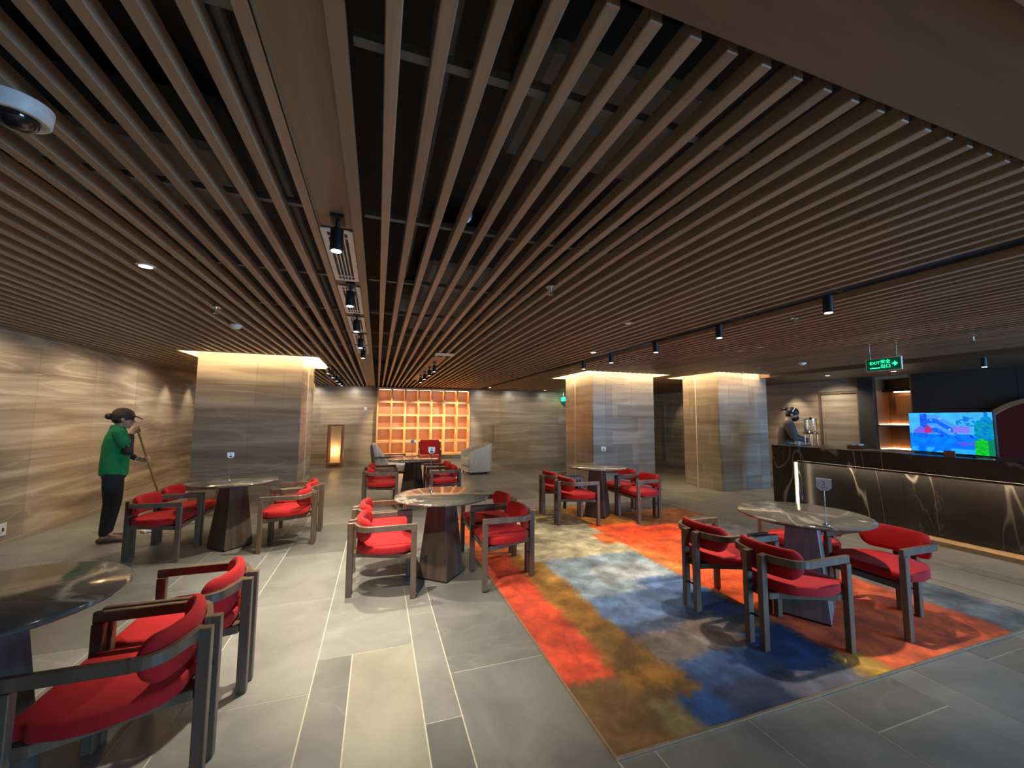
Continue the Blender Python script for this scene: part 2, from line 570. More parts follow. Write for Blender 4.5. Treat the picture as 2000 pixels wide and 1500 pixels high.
floor = struct(MB().box(XL - 0.1, XR + 0.1, YB, YF + 0.1, -0.12, -0.0015).build('floor', M['grout']))
strips = []
x = -0.30
seqL = [0.19, 0.595, 0.37, 0.19, 0.595, 0.57, 0.19, 0.595, 0.37, 0.19]
seqR = [0.57, 0.185, 0.595, 0.19, 0.57, 0.52, 0.57, 0.19, 0.595, 0.57, 0.19, 0.595, 0.57, 0.19, 0.595, 0.57, 0.19, 0.595, 0.57, 0.19, 0.595, 0.57, 0.19]
xl = -0.30
seqL = [0.595, 0.19, 0.595, 0.57, 0.19, 0.595, 0.37, 0.6]
for w in seqL:
    a = max(xl - w, XL)
    strips.append((a, xl))
    xl = a
    if a <= XL:
        break
xr = -0.30
for w in seqR:
    b = min(xr + w, XR)
    strips.append((xr, b))
    xr = b
    if b >= XR:
        break
tiles = []
for i, (a, b) in enumerate(sorted(strips)):
    off = {-0.30: 2.81}.get(round(a, 2), None)
    L = 1.12
    if abs(a - 0.27) < 0.02:
        off = 2.085
    elif abs(a - 0.455) < 0.02:
        off = 2.43
        L = 1.25
    elif abs(b + 0.30) < 0.02:
        off = 2.5
        L = 1.2
    elif off is None:
        off = 1.35 + 0.47 * ((i * 5) % 7) / 3.0
    y = off - L * math.ceil((off - YB) / L)
    while y < YF:
        ln = L if y < 8 else 1.9
        tiles.append((a, b, max(y, YB), min(y + ln, YF)))
        y += ln
g = 0.0035


def clear_of_carpet(a, b, c, d):
    return not (a >= CARPET[0] - 0.01 and b <= CARPET[1] + 0.05 and c >= CARPET[2] - 0.05 and d <= CARPET[3] + 0.05)


pieces = []
for a, b, c, d in tiles:
    if abs(a + 0.30) < 0.02 and d < 2.9 and d > 0:
        pieces += [(a, -0.10, c, d), (-0.10, b, c, d)]
    elif clear_of_carpet(a, b, c, d) and d > -0.6:
        pieces.append((a, b, c, d))
pieces = [(max(a, XL + .004), min(b, XR - .004), c, d) for a, b, c, d in pieces if d - c > 0.05 and b - a > 0.03]
pieces.sort(key=lambda q: math.hypot((q[0] + q[1]) / 2, (q[2] + q[3]) / 2))
rest = MB()
for k, (a, b, c, d) in enumerate(pieces):
    mb = MB().box(a + g, b - g, c + g, d - g, -0.012, 0.0)
    if k < 296:
        mb.build('tile', M['tile_light'] if (abs(a + 0.10) < 0.02 and d < 2.9) else M['tile'], floor, center=True)
    else:
        rest.box(a + g, b - g, c + g, d - g, -0.012, 0.0)
if rest.v:
    rest.build('tile_field', M['tile'], floor)['kind'] = 'stuff'

# walls: core + stone panels with recessed joints
def panel_wall(name, core, axis, face, u_edges, z_edges, mat, sign, gap=0.0018, th=0.02, skip=None, stagger=0):
    w = struct(core.build(name, M['joint']))
    for k in range(len(z_edges) - 1):
        for i in range(len(u_edges) - 1):
            u0, u1, z0, z1 = u_edges[i], u_edges[i + 1], z_edges[k], z_edges[k + 1]
            if skip and skip(u0, u1, z0, z1):
                continue
            f0, f1 = sorted((face, face - sign * th))
            mb = MB()
            if axis == 'x':
                mb.box(f0, f1, u0 + gap, u1 - gap, z0 + gap, z1 - gap)
            else:
                mb.box(u0 + gap, u1 - gap, f0, f1, z0 + gap, z1 - gap)
            mb.build('stone_panel', mat, w, center=True)
    return w


ue = [YB + 1.05 * i for i in range(17)] + [YF - 0.02]
wl = panel_wall('wall_left', MB().box(XL - 0.2, XL - 0.005, YB, YF + 0.2, -0.1, TOP), 'x', XL, ue, [0.0, 0.95, 1.72, 2.46], M['stone_left'], 1)
ue = [XL + 0.02] + [XL + 1.16 * i for i in range(1, 12)] + [XR - 0.02]
wf = panel_wall('wall_far', MB().box(XL - 0.2, XR + 0.2, YF + 0.005, YF + 0.2, -0.1, TOP), 'y', YF, ue, [0.0, 0.62, 1.24, 1.86, 2.46], M['stone_far'], -1)
# right wall: door recess and niche are cut out of the core
ND0, ND1 = 4.75, 5.35
core = MB().box(XR + 0.02, XR + 0.55, YB, ND0, -0.1, TOP).box(XR + 0.02, XR + 0.55, ND1, YF + 0.2, -0.1, TOP)
core.box(XR + 0.02, XR + 0.55, ND0, ND1, -0.1, 0.45).box(XR + 0.02, XR + 0.55, ND0, ND1, 2.34, TOP).box(XR + 0.42, XR + 0.55, ND0, ND1, 0.45, 2.34)
ue = [5.63, 6.46, 7.1, 7.75, 8.4, 9.05, 9.7, 10.35, 11.0, 11.75, 12.6, YF - 0.02]
wr = panel_wall('wall_right', core, 'x', XR, ue, [0.0, 0.5, 1.05, 1.6, 2.13, 2.46], M['stone_far'], -1,
                skip=lambda a, b, c, d: (a == 5.63 and d <= 2.13) or (a == 11.75 and d <= 2.13))
for a, b in ((YB, 0.6), (0.6, 2.0), (2.0, 3.4), (3.4, ND0)):
    MB().box(XR - 0.0, XR + 0.02, a + 0.002, b - 0.002, 0, 2.45).build('dark_panel', M['dark_wall'], wr, center=True)
MB().box(XR - 0.06, XR + 0.02, ND1, 5.63, 0, 2.45).build('dark_jamb', M['dark_wall'], wr, center=True)
# wall behind the camera with the glazed entrance
wb = struct(MB().box(XL, 4.9, YB - 0.2, YB, 0, TOP).box(9.7, XR, YB - 0.2, YB, 0, TOP).box(4.9, 9.7, YB - 0.2, YB, 2.4, TOP).build('wall_back', M['stone_far']))
wn = struct(MB().box(4.9, 9.7, YB - 0.12, YB - 0.06, 0, 0.06).box(4.9, 9.7, YB - 0.12, YB - 0.06, 2.34, 2.4)
            .box(4.9, 4.96, YB - 0.12, YB - 0.06, 0.06, 2.34).box(9.64, 9.7, YB - 0.12, YB - 0.06, 0.06, 2.34).box(7.27, 7.33, YB - 0.12, YB - 0.06, 0.06, 2.34).build('window_1', M['black']))
MB().box(XL, XL + 0.012, YB, YF, 0.0, 0.06).build('baseboard_left', M['joint'])['kind'] = 'structure'

# doors in the right wall, clad in the same stone
def door(name, y0, y1, frame):
    d = struct(MB().box(XR + 0.0, XR + 0.018, y0 + 0.05, y1 - 0.05, 0.01, 2.06).build(name, M['stone_far'], center=True))
    off = d.location
    mb = MB().box(XR - 0.03, XR + 0.018, y0, y0 + 0.04, 0, 2.12).box(XR - 0.03, XR + 0.018, y1 - 0.04, y1, 0, 2.12).box(XR - 0.03, XR + 0.018, y0 + 0.04, y1 - 0.04, 2.08, 2.12)
    mb.v = [tuple(Vector(p) - off) for p in mb.v]
    mb.build('door_frame', frame, d)
    hb = MB().box(XR - 0.05, XR - 0.03, y1 - 0.13, y1 - 0.11, 0.9, 1.2).box(XR - 0.03, XR, y1 - 0.127, y1 - 0.113, 0.92, 0.94).box(XR - 0.03, XR, y1 - 0.127, y1 - 0.113, 1.16, 1.18)
    hb.v = [tuple(Vector(p) - off) for p in hb.v]
    hb.build('door_handle', M['chrome'], d)


door('door_1', 5.63, 6.46, M['walnut'])
door('door_2', 11.75, 12.6, M['chrome'])

# niche with lit shelves
nb = struct(MB().box(XR + 0.40, XR + 0.42, ND0, ND1, 0.45, 2.34).build('trim_1', M['niche']))
MB().box(XR - 0.0, XR + 0.40, ND1 - 0.02, ND1, 0.45, 2.34).build('side_board', M['niche'], nb)
MB().box(XR - 0.0, XR + 0.40, ND0, ND0 + 0.02, 0.45, 2.34).build('side_board', M['niche'], nb)
for z in (0.86, 1.36):
    s = MB().box(XR - 0.02, XR + 0.40, ND0 + 0.02, ND1 - 0.02, z, z + 0.035).build('shelf_board', M['dark_wall'], nb)
    MB().box(XR + 0.36, XR + 0.395, ND0 + 0.03, ND1 - 0.03, z + 0.036, z + 0.056).build('light_strip', M['em_niche'], s)
    MB().box(XR + 0.05, XR + 0.36, ND1 - 0.035, ND1 - 0.022, z + 0.036, z + 0.05).build('light_strip', M['em_niche'], s)
MB().box(XR + 0.33, XR + 0.39, ND0 + 0.02, ND1 - 0.17, 1.62, 2.0).build('brass_panel', M['brass'], nb)
MB().box(XR + 0.20, XR + 0.39, ND0 + 0.02, ND1 - 0.02, 2.08, 2.12).build('shelf_board', M['dark_wall'], nb)
MB().box(XR + 0.25, XR + 0.30, ND0 + 0.03, ND1 - 0.19, 2.06, 2.078).build('light_strip', M['em_niche'], nb)

# big maroon disc with a timber rim on the dark wall
n = 56
dc = thing('wall_disc', 'large maroon round wall panel with timber rim on the dark wall behind the bar', 'wall panel', (XR - 0.002, 3.1, 1.02))
mb = MB()
ring = [(0.80 * math.cos(2 * math.pi * i / n), 0.80 * math.sin(2 * math.pi * i / n)) for i in range(n)]
mb.add([(-0.02, y, z) for y, z in ring] + [(0, y, z) for y, z in ring], [tuple(range(n)), tuple(range(2 * n - 1, n - 1, -1))] + [(i, n + i, n + (i + 1) % n, (i + 1) % n) for i in range(n)])
mb.build('disc_panel', M['maroon'], dc)
mb = MB()
for r, x in ((0.80, -0.10), (0.86, -0.10), (0.86, 0.0), (0.80, 0.0)):
    mb.v += [(x, r * math.cos(2 * math.pi * i / n), r * math.sin(2 * math.pi * i / n)) for i in range(n)]
for k in range(4):
    for i in range(n):
        mb.f.append((k * n + i, k * n + (i + 1) % n, ((k + 1) % 4) * n + (i + 1) % n, ((k + 1) % 4) * n + i))
mb.build('rim', M['rim_wood'], dc)

# ------------------------------------------------------------------ ceiling
ceiling = struct(MB().box(XL - 0.2, XR + 0.6, YB - 0.2, YF + 0.2, TOP, TOP + 0.15).build('ceiling', M['black_paint']))
SW, SH = 0.04, 0.055
PANEL = (-0.31, -0.105)
TRACK = (3.25, 3.36)
BAR_SOFFIT = 7.95
holes = [(p[0] - g_[0] - 0.02, p[1] + g_[1] + 0.02, p[2] - g_[2] - 0.02, p[3] + g_[3] + 0.02) for p, g_ in zip(PILLARS, GAP)]


def slat(xc, y0, y1):
    MB().box(xc - SW / 2, xc + SW / 2, y0, y1, CEIL, CEIL + SH).build('slat', M['slat'], ceiling, bevel=0.003, center=True)


xs = []
x = 0.005
while x < BAR_SOFFIT - 0.03:
    xs.append(x)
    x += 0.12
x = -0.335
while x > XL + 0.03:
    xs.append(x)
    x -= 0.12
AC2 = (0.80, 1.02, 6.3, 10.4)
for x in xs:
    if x - SW / 2 < TRACK[1] and x + SW / 2 > TRACK[0]:
        continue
    segs = [(0.715, YF - 0.03)]
    for hx0, hx1, hy0, hy1 in holes + [(AC2[0] - 0.01, AC2[1] + 0.01, AC2[2], AC2[3])]:
        if hx0 - SW / 2 < x < hx1 + SW / 2:
            segs = [s for a, b in segs for s in ((a, min(b, hy0)), (max(a, hy1), b)) if s[1] - s[0] > 0.05]
    for a, b in segs:
        slat(x, a, b)
# timber strip carrying the grilles, with lipped edges
ts = struct(MB().box(PANEL[0], PANEL[1], 0.715, YF - 0.03, CEIL + 0.012, CEIL + 0.03).build('trim_2', M['panel_wood']))
MB().box(PANEL[1] - 0.045, PANEL[1], 0.715, YF - 0.03, CEIL - 0.004, CEIL + 0.012).build('edge_lip', M['panel_wood'], ts)
MB().box(PANEL[0], PANEL[0] + 0.006, 0.715, YF - 0.03, CEIL + 0.0, CEIL + 0.012).build('edge_lip', M['panel_wood'], ts)
# second strip over the lounge
t2 = struct(MB().box(AC2[0], AC2[1], AC2[2], AC2[3], CEIL, CEIL + 0.03).build('trim_3', M['panel_wood']))
# soffit boards in front of the slats
struct(MB().box(XL, XR, 0.40, 0.69, CEIL - 0.005, CEIL + 0.06).build('trim_4', M['soffit']))
struct(MB().box(XL, XR, YB, 0.395, CEIL - 0.03, CEIL + 0.06).build('trim_5', plain('soffit_paint', srgb(150, 118, 92), 0.6)))
# lowered soffit over the bar
struct(MB().box(BAR_SOFFIT, XR, 0.70, YF, 2.39, 2.5).build('trim_6', M['soffit']))
# track channel
tc_ = struct(MB().box(TRACK[0], TRACK[1], 0.715, YF - 0.03, CEIL + 0.045, CEIL + 0.06).build('trim_7', M['black']))
# keel rails above the slats, ducts and boxes in the black void
for i in range(13):
    y = 1.05 + i * 0.98
    for k, (a, b) in enumerate(((XL, PANEL[0] - 0.02), (PANEL[1] + 0.01, BAR_SOFFIT))):
        bad = any(h[2] - 0.1 < y < h[3] + 0.1 and h[0] < b and h[1] > a for h in holes)
        if bad:
            continue
        MB().box(a, b, y, y + 0.03, CEIL + SH + 0.002, CEIL + SH + 0.03).build('keel_rail', M['duct'], ceiling, center=True)
for x0, x1, y0, y1, z0, z1 in ((0.35, 0.95, 3.1, 5.6, 2.72, 3.1), (0.55, 1.35, 1.2, 1.85, 2.85, 3.15), (-1.8, -0.8, 2.2, 2.9, 2.8, 3.1), (-3.4, -2.4, 3.2, 4.4, 2.8, 3.1), (1.6, 2.4, 2.6, 3.8, 2.75, 3.05)):
    d = MB().box(x0, x1, y0, y1, z0, z1).build('air_duct', M['duct'], ceiling, bevel=0.03, center=True)
for x, z in ((0.15, 2.8), (0.22, 2.95), (-0.55, 2.85), (1.5, 2.9)):
    MB().cyl((x, 0.8, z), (x, 9.0, z), 0.022, n=10).build('pipe', M['duct'], ceiling)
MB().cyl((0.18, 4.3, 2.82), (0.62, 4.3, 2.82), 0.19, n=20).build('pipe', M['duct'], ceiling)

# ------------------------------------------------------------------ pillars with light coves
def pillar(idx, box, gp, mat, mode):
    x0, x1, y0, y1 = box
    c = struct(MB().box(x0 + 0.005, x1 - 0.005, y0 + 0.005, y1 - 0.005, 0, TOP).build('pillar' if idx == 0 else 'pillar', M['joint']))
    def face(axis, f, sgn, u0, u1, zs, us):
        for k in range(len(zs) - 1):
            ed = us(k, u0, u1)
            for i in range(len(ed) - 1):
                a, b = ed[i], ed[i + 1]
                gp_ = 0.0015
                f0, f1 = sorted((f, f + sgn * 0.02))
                mb = MB()
                if axis == 'x':
                    mb.box(f0, f1, a + gp_, b - gp_, zs[k] + gp_, zs[k + 1] - gp_)
                else:
                    mb.box(a + gp_, b - gp_, f0, f1, zs[k] + gp_, zs[k + 1] - gp_)
                mb.build('stone_panel', mat, c, center=True)
    if mode == 'slab':
        zs = [0, 1.66, 2.62]
        us = lambda k, a, b: [a, a + (b - a) * 0.5, b] if k == 0 else [a, a + (b - a) * 0.55, a + (b - a) * 0.82, b]
    else:
        zs = [0, 0.3, 0.52, 0.95, 1.2, 1.5, 1.78, 2.2, 2.62]
        def us(k, a, b):
            r = random.Random(idx * 100 + k * 7 + int(a * 13))
            cuts = sorted(r.sample([0.2, 0.3, 0.4, 0.5, 0.62, 0.72, 0.82], 3))
            return [a] + [a + (b - a) * q for q in cuts] + [b]
    face('y', y0, 1, x0, x1, zs, us)
    face('y', y1, -1, x0, x1, zs, us)
    face('x', x0, 1, y0 + 0.02, y1 - 0.02, zs, us)
    face('x', x1, -1, y0 + 0.02, y1 - 0.02, zs, us)
    # pale metal trims on the flanks
    ym = y0 + (y1 - y0) * (0.48 if idx == 0 else 0.62)
    for xx, s in ((x0, -1), (x1, 1)):
        MB().box(min(xx, xx + s * 0.006), max(xx, xx + s * 0.006), ym - 0.012, ym + 0.012, 0, 2.62).build('metal_trim', M['grille'], c)
    # cove: a box let into the slats, strips of light along its outer edge
    ax0, ax1, ay0, ay1 = x0 - gp[0], x1 + gp[1], y0 - gp[2], y1 + gp[3]
    hz = 2.66
    cv = MB()
    for a, b, cc, d in ((ax0 - 0.02, ax1 + 0.02, ay0 - 0.02, ay0), (ax0 - 0.02, ax1 + 0.02, ay1, ay1 + 0.02), (ax0 - 0.02, ax0, ay0, ay1), (ax1, ax1 + 0.02, ay0, ay1)):
        cv.box(a, b, cc, d, CEIL - 0.004, hz)
    cv.box(ax0, ax1, ay0, y0, hz - 0.02, hz).box(ax0, ax1, y1, ay1, hz - 0.02, hz).box(ax0, x0, y0, y1, hz - 0.02, hz).box(x1, ax1, y0, y1, hz - 0.02, hz)
    cv.build('cove_frame', M['panel_wood'] if False else plain('cove_paint', srgb(228, 206, 172), 0.8), c)
    st = 0.05
    for a, b, cc, d in ((ax0 + 0.03, ax1 - 0.03, ay0 + 0.03, ay0 + 0.03 + st), (ax0 + 0.03, ax1 - 0.03, ay1 - 0.03 - st, ay1 - 0.03), (ax0 + 0.03, ax0 + 0.03 + st, ay0 + 0.1, ay1 - 0.1), (ax1 - 0.03 - st, ax1 - 0.03, ay0 + 0.1, ay1 - 0.1)):
        MB().box(a, b, cc, d, hz - 0.05, hz - 0.022).build('light_strip', M['em_cove'], c, center=True)
    return c


p1 = pillar(0, PILLARS[0], GAP[0], M['stone_pillar_left'], 'slab')
p2 = pillar(1, PILLARS[1], GAP[1], M['stone_pillar'], 'patch')
p3 = pillar(2, PILLARS[2], GAP[2], M['stone_pillar'], 'patch')
# ------------------------------------------------------------------ carpet
def carpet():
    x0, x1, y0, y1 = CARPET
    P = [  # x0,x1,y0,y1,colour : patches of the weave, later ones on top
        (1.0, 4.9, 1.5, 6.2, (150, 105, 55)),
        (1.0, 1.72, 1.5, 2.12, (112, 82, 46)), (1.38, 1.66, 1.5, 1.86, (128, 110, 72)),
        (1.0, 1.40, 2.10, 4.3, (206, 74, 44)), (1.0, 1.55, 4.2, 6.2, (206, 112, 52)), (1.0, 1.3, 4.5, 5.2, (225, 96, 40)),
        (1.38, 1.74, 1.95, 4.2, (164, 112, 46)), (1.40, 1.70, 2.1, 2.6, (120, 86, 40)), (1.50, 1.72, 3.3, 4.2, (186, 138, 66)),
        (1.52, 2.86, 3.88, 6.2, (206, 194, 158)), (1.62, 2.80, 4.5, 4.75, (188, 178, 146)), (2.1, 2.9, 5.3, 6.2, (198, 178, 128)),
        (1.68, 2.78, 3.0, 3.9, (152, 168, 182)), (2.0, 2.70, 3.2, 3.6, (172, 180, 184)), (1.68, 2.78, 2.52, 3.02, (100, 126, 164)), (2.30, 2.80, 2.85, 3.2, (98, 126, 172)),
        (1.68, 2.72, 2.38, 2.55, (74, 82, 104)), (1.70, 2.44, 2.08, 2.42, (122, 106, 98)), (2.1, 2.5, 2.2, 2.45, (140, 122, 110)),
        (1.76, 2.46, 1.82, 2.10, (64, 90, 132)), (1.70, 2.75, 1.5, 1.84, (62, 66, 92)), (1.55, 1.80, 1.5, 1.86, (50, 84, 134)), (2.2, 2.78, 1.5, 1.76, (112, 110, 118)),
        (2.42, 2.84, 2.3, 2.62, (70, 78, 84)), (2.40, 2.86, 1.78, 2.22, (34, 68, 118)), (2.48, 2.78, 2.44, 2.88, (38, 72, 124)),
        (2.82, 4.40, 2.5, 5.0, (242, 92, 38)), (2.62, 2.84, 4.2, 4.6, (232, 110, 50)), (3.0, 3.9, 4.2, 4.8, (236, 74, 26)), (2.92, 4.30, 1.45, 2.0, (240, 108, 58)), (2.84, 4.36, 1.7, 2.55, (238, 104, 58)), (2.74, 2.98, 1.5, 1.82, (196, 148, 62)), (2.8, 3.0, 3.3, 4.1, (240, 126, 60)),
        (2.9, 3.7, 4.95, 6.2, (206, 132, 52)), (3.5, 4.9, 4.7, 6.2, (150, 92, 40)), (3.7, 4.9, 5.5, 6.2, (92, 84, 84)),
        (4.34, 4.9, 1.5, 3.3, (152, 152, 146)), (4.36, 4.9, 3.2, 4.4, (182, 150, 82)), (4.36, 4.9, 3.5, 4.9, (134, 140, 134)),
    ]
    N = 0.022
    nx, ny = int((x1 - x0) / N), int((y1 - y0) / N)
    vs, cols = [], []
    for j in range(ny + 1):
        for i in range(nx + 1):
            x, y = x0 + (x1 - x0) * i / nx, y0 + (y1 - y0) * j / ny
            vs.append((x, y, 0.010))
            w = noise.noise_vector(Vector((x * 4, y * 4, 1))) * 0.035 + noise.noise_vector(Vector((x * 17, y * 17, 5))) * 0.02
            c = [0.0, 0.0, 0.0]
            for k in range(7):
                jx, jy = (rng.random() - .5) * .075 + w.x, (rng.random() - .5) * .06 + w.y
                cc_ = P[0][4]
                for a, b, cc, d, col in P:
                    if a < x + jx < b and cc < y + jy < d:
                        cc_ = col
                for q in range(3):
                    c[q] += cc_[q] / 7
            m = noise.fractal(Vector((x * 5 + 3, y * 5, 2)), 1.0, 2.0, 5)
            k = 1 + 0.30 * m
            s = srgb(*[max(0, min(255, q * k)) for q in c])
            cols += [s[0], s[1], s[2], 1.0]
    fs = [(j * (nx + 1) + i, j * (nx + 1) + i + 1, (j + 1) * (nx + 1) + i + 1, (j + 1) * (nx + 1) + i) for j in range(ny) for i in range(nx)]
    me = bpy.data.meshes.new('carpet')
    me.from_pydata(vs, [], fs)
    at = me.color_attributes.new('weave', 'FLOAT_COLOR', 'POINT')
    at.data.foreach_set('color', cols)
    t = NT('carpet_weave')
    ca = t.n('ShaderNodeVertexColor', layer_name='weave')
    v = t.coord()
    f = t.noise(v, 420, 2)
    cm = t.ramp(t.noise(v, 7.0, 8, 0.7, 1.5), [(0.25, (0.62, 0.62, 0.62)), (0.75, (1.3, 1.3, 1.3))])
    t.bump(f, 0.5, 0.003)
    me.materials.append(t.done(t.mix(1.0, ca.outputs['Color'], cm, 'MULTIPLY'), 0.95))
    o = bpy.data.objects.new('carpet', me)
    COL.objects.link(o)
    tag(o, 'large carpet of orange, blue, cream and brown blocks inset in the grey floor', 'carpet')
    e = MB()
    b = 0.012
    e.box(x0 - b, x1 + b, y0 - b, y0, 0.001, 0.011).box(x0 - b, x1 + b, y1, y1 + b, 0.001, 0.011).box(x0 - b, x0, y0, y1, 0.001, 0.011).box(x1, x1 + b, y0, y1, 0.001, 0.011)
    e.build('metal_edge', plain('edge_metal', srgb(150, 130, 104), 0.4, 0.3), o)


carpet()


# ------------------------------------------------------------------ armchairs
def make_chair(label, group):
    t = thing('armchair', label, 'chair', group=group)
    # cushion: wide at the front corners, narrowing to a rounded back
    half = [(0.478, 0.16), (0.474, 0.224), (0.425, 0.226), (0.405, 0.25), (0.30, 0.268), (0.21, 0.256), (0.10, 0.205), (0.045, 0.16), (0.015, 0.09)]
    poly = half + [(x, -y) for x, y in reversed(half)]
    MB().prism(poly, 0.372, 0.436).build('seat', M['red'], t, bevel=0.024, seg=3, smooth=True)
    fr = [(0.47, 0.232), (0.40, 0.232), (0.06, 0.09), (-0.01, 0.075), (-0.01, -0.075), (0.06, -0.09), (0.40, -0.232), (0.47, -0.232)]
    MB().prism(fr, 0.318, 0.360).build('seat_frame', M['walnut'], t, bevel=0.004)
    # padded back band
    path = [(0.128, 0.212), (0.112, 0.203), (0.094, 0.191), (0.078, 0.176), (0.066, 0.158), (0.054, 0.13), (0.042, 0.09), (0.034, 0.045), (0.032, 0.0)]
    path += [(x, -y) for x, y in reversed(path[:-1])]
    raw = [Vector((x, y, 0)) for x, y in path]
    acc = [0.0]
    for a, b in zip(raw[:-1], raw[1:]):
        acc.append(acc[-1] + (b - a).length)
    pts = []
    for k in range(31):
        tt = (1 - math.cos(math.pi * k / 30)) / 2
        d = acc[-1] * (0.6 * tt + 0.4 * k / 30)
        j = max(i for i in range(len(raw) - 1) if acc[i] <= d + 1e-9)
        pts.append(raw[j].lerp(raw[j + 1], min(1, (d - acc[j]) / (acc[j + 1] - acc[j]))))
    m = len(pts)
    prog = [(p - pts[0]).length for p in pts]
    dist = [0.0]
    for a, b in zip(pts[:-1], pts[1:]):
        dist.append(dist[-1] + (b - a).length)
    mb = MB()
    th = 0.027
    for i, p in enumerate(pts):
        d = (pts[min(i + 1, m - 1)] - pts[max(i - 1, 0)]).normalized()
        nr = Vector((-d.y, d.x, 0))
        ed = min(dist[i], dist[-1] - dist[i])
        e = max(0.0, 1 - ed / 0.085)
        zc, hh = 0.560 + 0.010 * e, 0.094 * math.sqrt(max(0.0, 1.0 - 0.93 * e ** 2.4))
        tt = th * math.sqrt(max(0.0, 1 - 0.75 * e ** 6))
        ring = []
        for q in range(14):
            a = 2 * math.pi * q / 14
            ca, sa = math.cos(a), math.sin(a)
            ring.append(p + nr * (tt * math.copysign(abs(ca) ** 0.6, ca)) + Vector((0, 0, zc + hh * math.copysign(abs(sa) ** 0.55, sa))))
        mb.v += [tuple(v) for v in ring]
    for i in range(m - 1):
        for j in range(14):
            q = i * 14
            mb.f.append((q + j, q + (j + 1) % 14, q + 14 + (j + 1) % 14, q + 14 + j))
    mb.f.append(tuple(range(13, -1, -1)))
    mb.f.append(tuple((m - 1) * 14 + j for j in range(14)))
    mb.build('backrest', M['red'], t, smooth=True)
    for s in (1, -1):
        rail = [(0.492, 0.243), (0.13, 0.243)] + arc(0.13, 0.133, 0.11, math.radians(80), math.radians(160), 6) + [(-0.002, 0.09), (-0.012, 0.032)]
        MB().strap([(x, s * y) for x, y in rail], 0.048, 0.026, 0.555).build('armrest', M['walnut'], t, bevel=0.003)
        MB().box(0.447, 0.492, s * 0.243 - 0.019, s * 0.243 + 0.019, 0.0, 0.554).build('leg', M['walnut'], t, bevel=0.003)
        MB().box(-0.062, -0.014, s * 0.055 - 0.019, s * 0.055 + 0.019, 0.0, 0.600).build('leg', M['walnut'], t, bevel=0.003)
    for z in (0.40, 0.47, 0.19):
        MB().cyl((-0.038, -0.036, z), (-0.038, 0.036, z), 0.007, n=8).build('dowel', M['black'], t)
    return t


# table key, chair x (rear-leg line), y, angle, label
PI = math.pi
CHAIRS = [
    (-0.70, 2.145, PI, 'red armchair nearest to us at the cut-off corner table, its seat mostly in shadow', 'corner table chairs'),
    (-0.69, 2.68, PI, 'red armchair behind the shadowed one at the cut-off corner table, seat brightly lit', 'corner table chairs'),
    (-2.38, 5.305, 0.0, 'red armchair with dark legs standing closest to the woman mopping', 'woman-side table chairs'),
    (-2.37, 5.845, 0.0, 'red armchair at whose back the mop handle ends, second beside the mopping woman', 'woman-side table chairs'),
    (-0.715, 5.33, PI, 'red armchair on the lamp side of the wide pillar table, in front of its twin', 'woman-side table chairs'),
    (-0.71, 5.88, PI, 'red armchair on the lamp side of the wide pillar table, partly hidden behind its twin', 'woman-side table chairs'),
    (-0.145, 3.73, 0.0, 'red armchair standing on grey tiles left of the reflecting table, nearer one', 'carpet-edge table chairs'),
    (-0.145, 4.27, 0.02, 'red armchair left of the reflecting table, farther one behind the near armrest', 'carpet-edge table chairs'),
    (1.39, 3.65, PI, 'dark red armchair with legs on the orange carpet corner beside the reflecting table', 'carpet-edge table chairs'),
    (1.41, 4.21, PI, 'dark red armchair behind another on the carpet side of the reflecting table', 'carpet-edge table chairs'),
    (-0.14, 6.98, 0.0, 'red armchair at the lattice-side table, front one on the lantern side', 'lattice table chairs'),
    (-0.13, 7.55, 0.0, 'red armchair at the lattice-side table, rear one by the white lounge chair', 'lattice table chairs'),
    (1.36, 6.98, PI, 'red armchair at the lattice-side table, front one on the white tub side', 'lattice table chairs'),
    (1.36, 7.55, PI, 'red armchair at the lattice-side table, rear one half hidden on the tub side', 'lattice table chairs'),
    (2.48, 5.16, 0.0, 'red armchair on the cream carpet block, front one by the patchwork pillar table', 'pillar table chairs'),
    (2.50, 5.76, 0.0, 'red armchair on the cream carpet edge, rear one by the patchwork pillar table', 'pillar table chairs'),
    (4.02, 5.07, PI, 'red armchair on the orange carpet, front one on the bar side of pillar table', 'pillar table chairs'),
    (4.03, 5.64, PI, 'red armchair on the bar side of pillar table, rear one under the pillar corner', 'pillar table chairs'),
    (2.46, 2.06, 0.0, 'red armchair seen from behind on the dark blue carpet block, nearer the camera', 'number table chairs'),
    (2.44, 2.61, 0.0, 'red armchair seen from behind on orange carpet, next to its nearer twin', 'number table chairs'),
    (3.92, 2.02, PI, 'dark maroon-shaded red armchair facing the table with number sign, closest to bar', 'number table chairs'),
    (3.92, 2.60, PI, 'dark red armchair almost hidden behind the table with the number sign', 'number table chairs'),
]
GROUPS = {'corner table chairs': 'red armchairs at the corner table', 'woman-side table chairs': 'red armchairs at the wide pillar table', 'carpet-edge table chairs': 'red armchairs at the carpet edge table',
          'lattice table chairs': 'red armchairs at the lattice shelf table', 'pillar table chairs': 'red armchairs at the patchwork pillar table', 'number table chairs': 'red armchairs at the number sign table'}
chair0 = None
for x, y, a, lab, gk in CHAIRS:
    z = 0.0115 if (CARPET[0] < x < CARPET[1] and CARPET[2] < y < CARPET[3]) else 0.0005
    if chair0 is None:
        chair0 = make_chair(lab, GROUPS[gk])
        chair0.location = (x, y, z)
        chair0.rotation_euler = (0, 0, a)
    else:
        dup(chair0, (x, y, z), a, lab, GROUPS[gk])


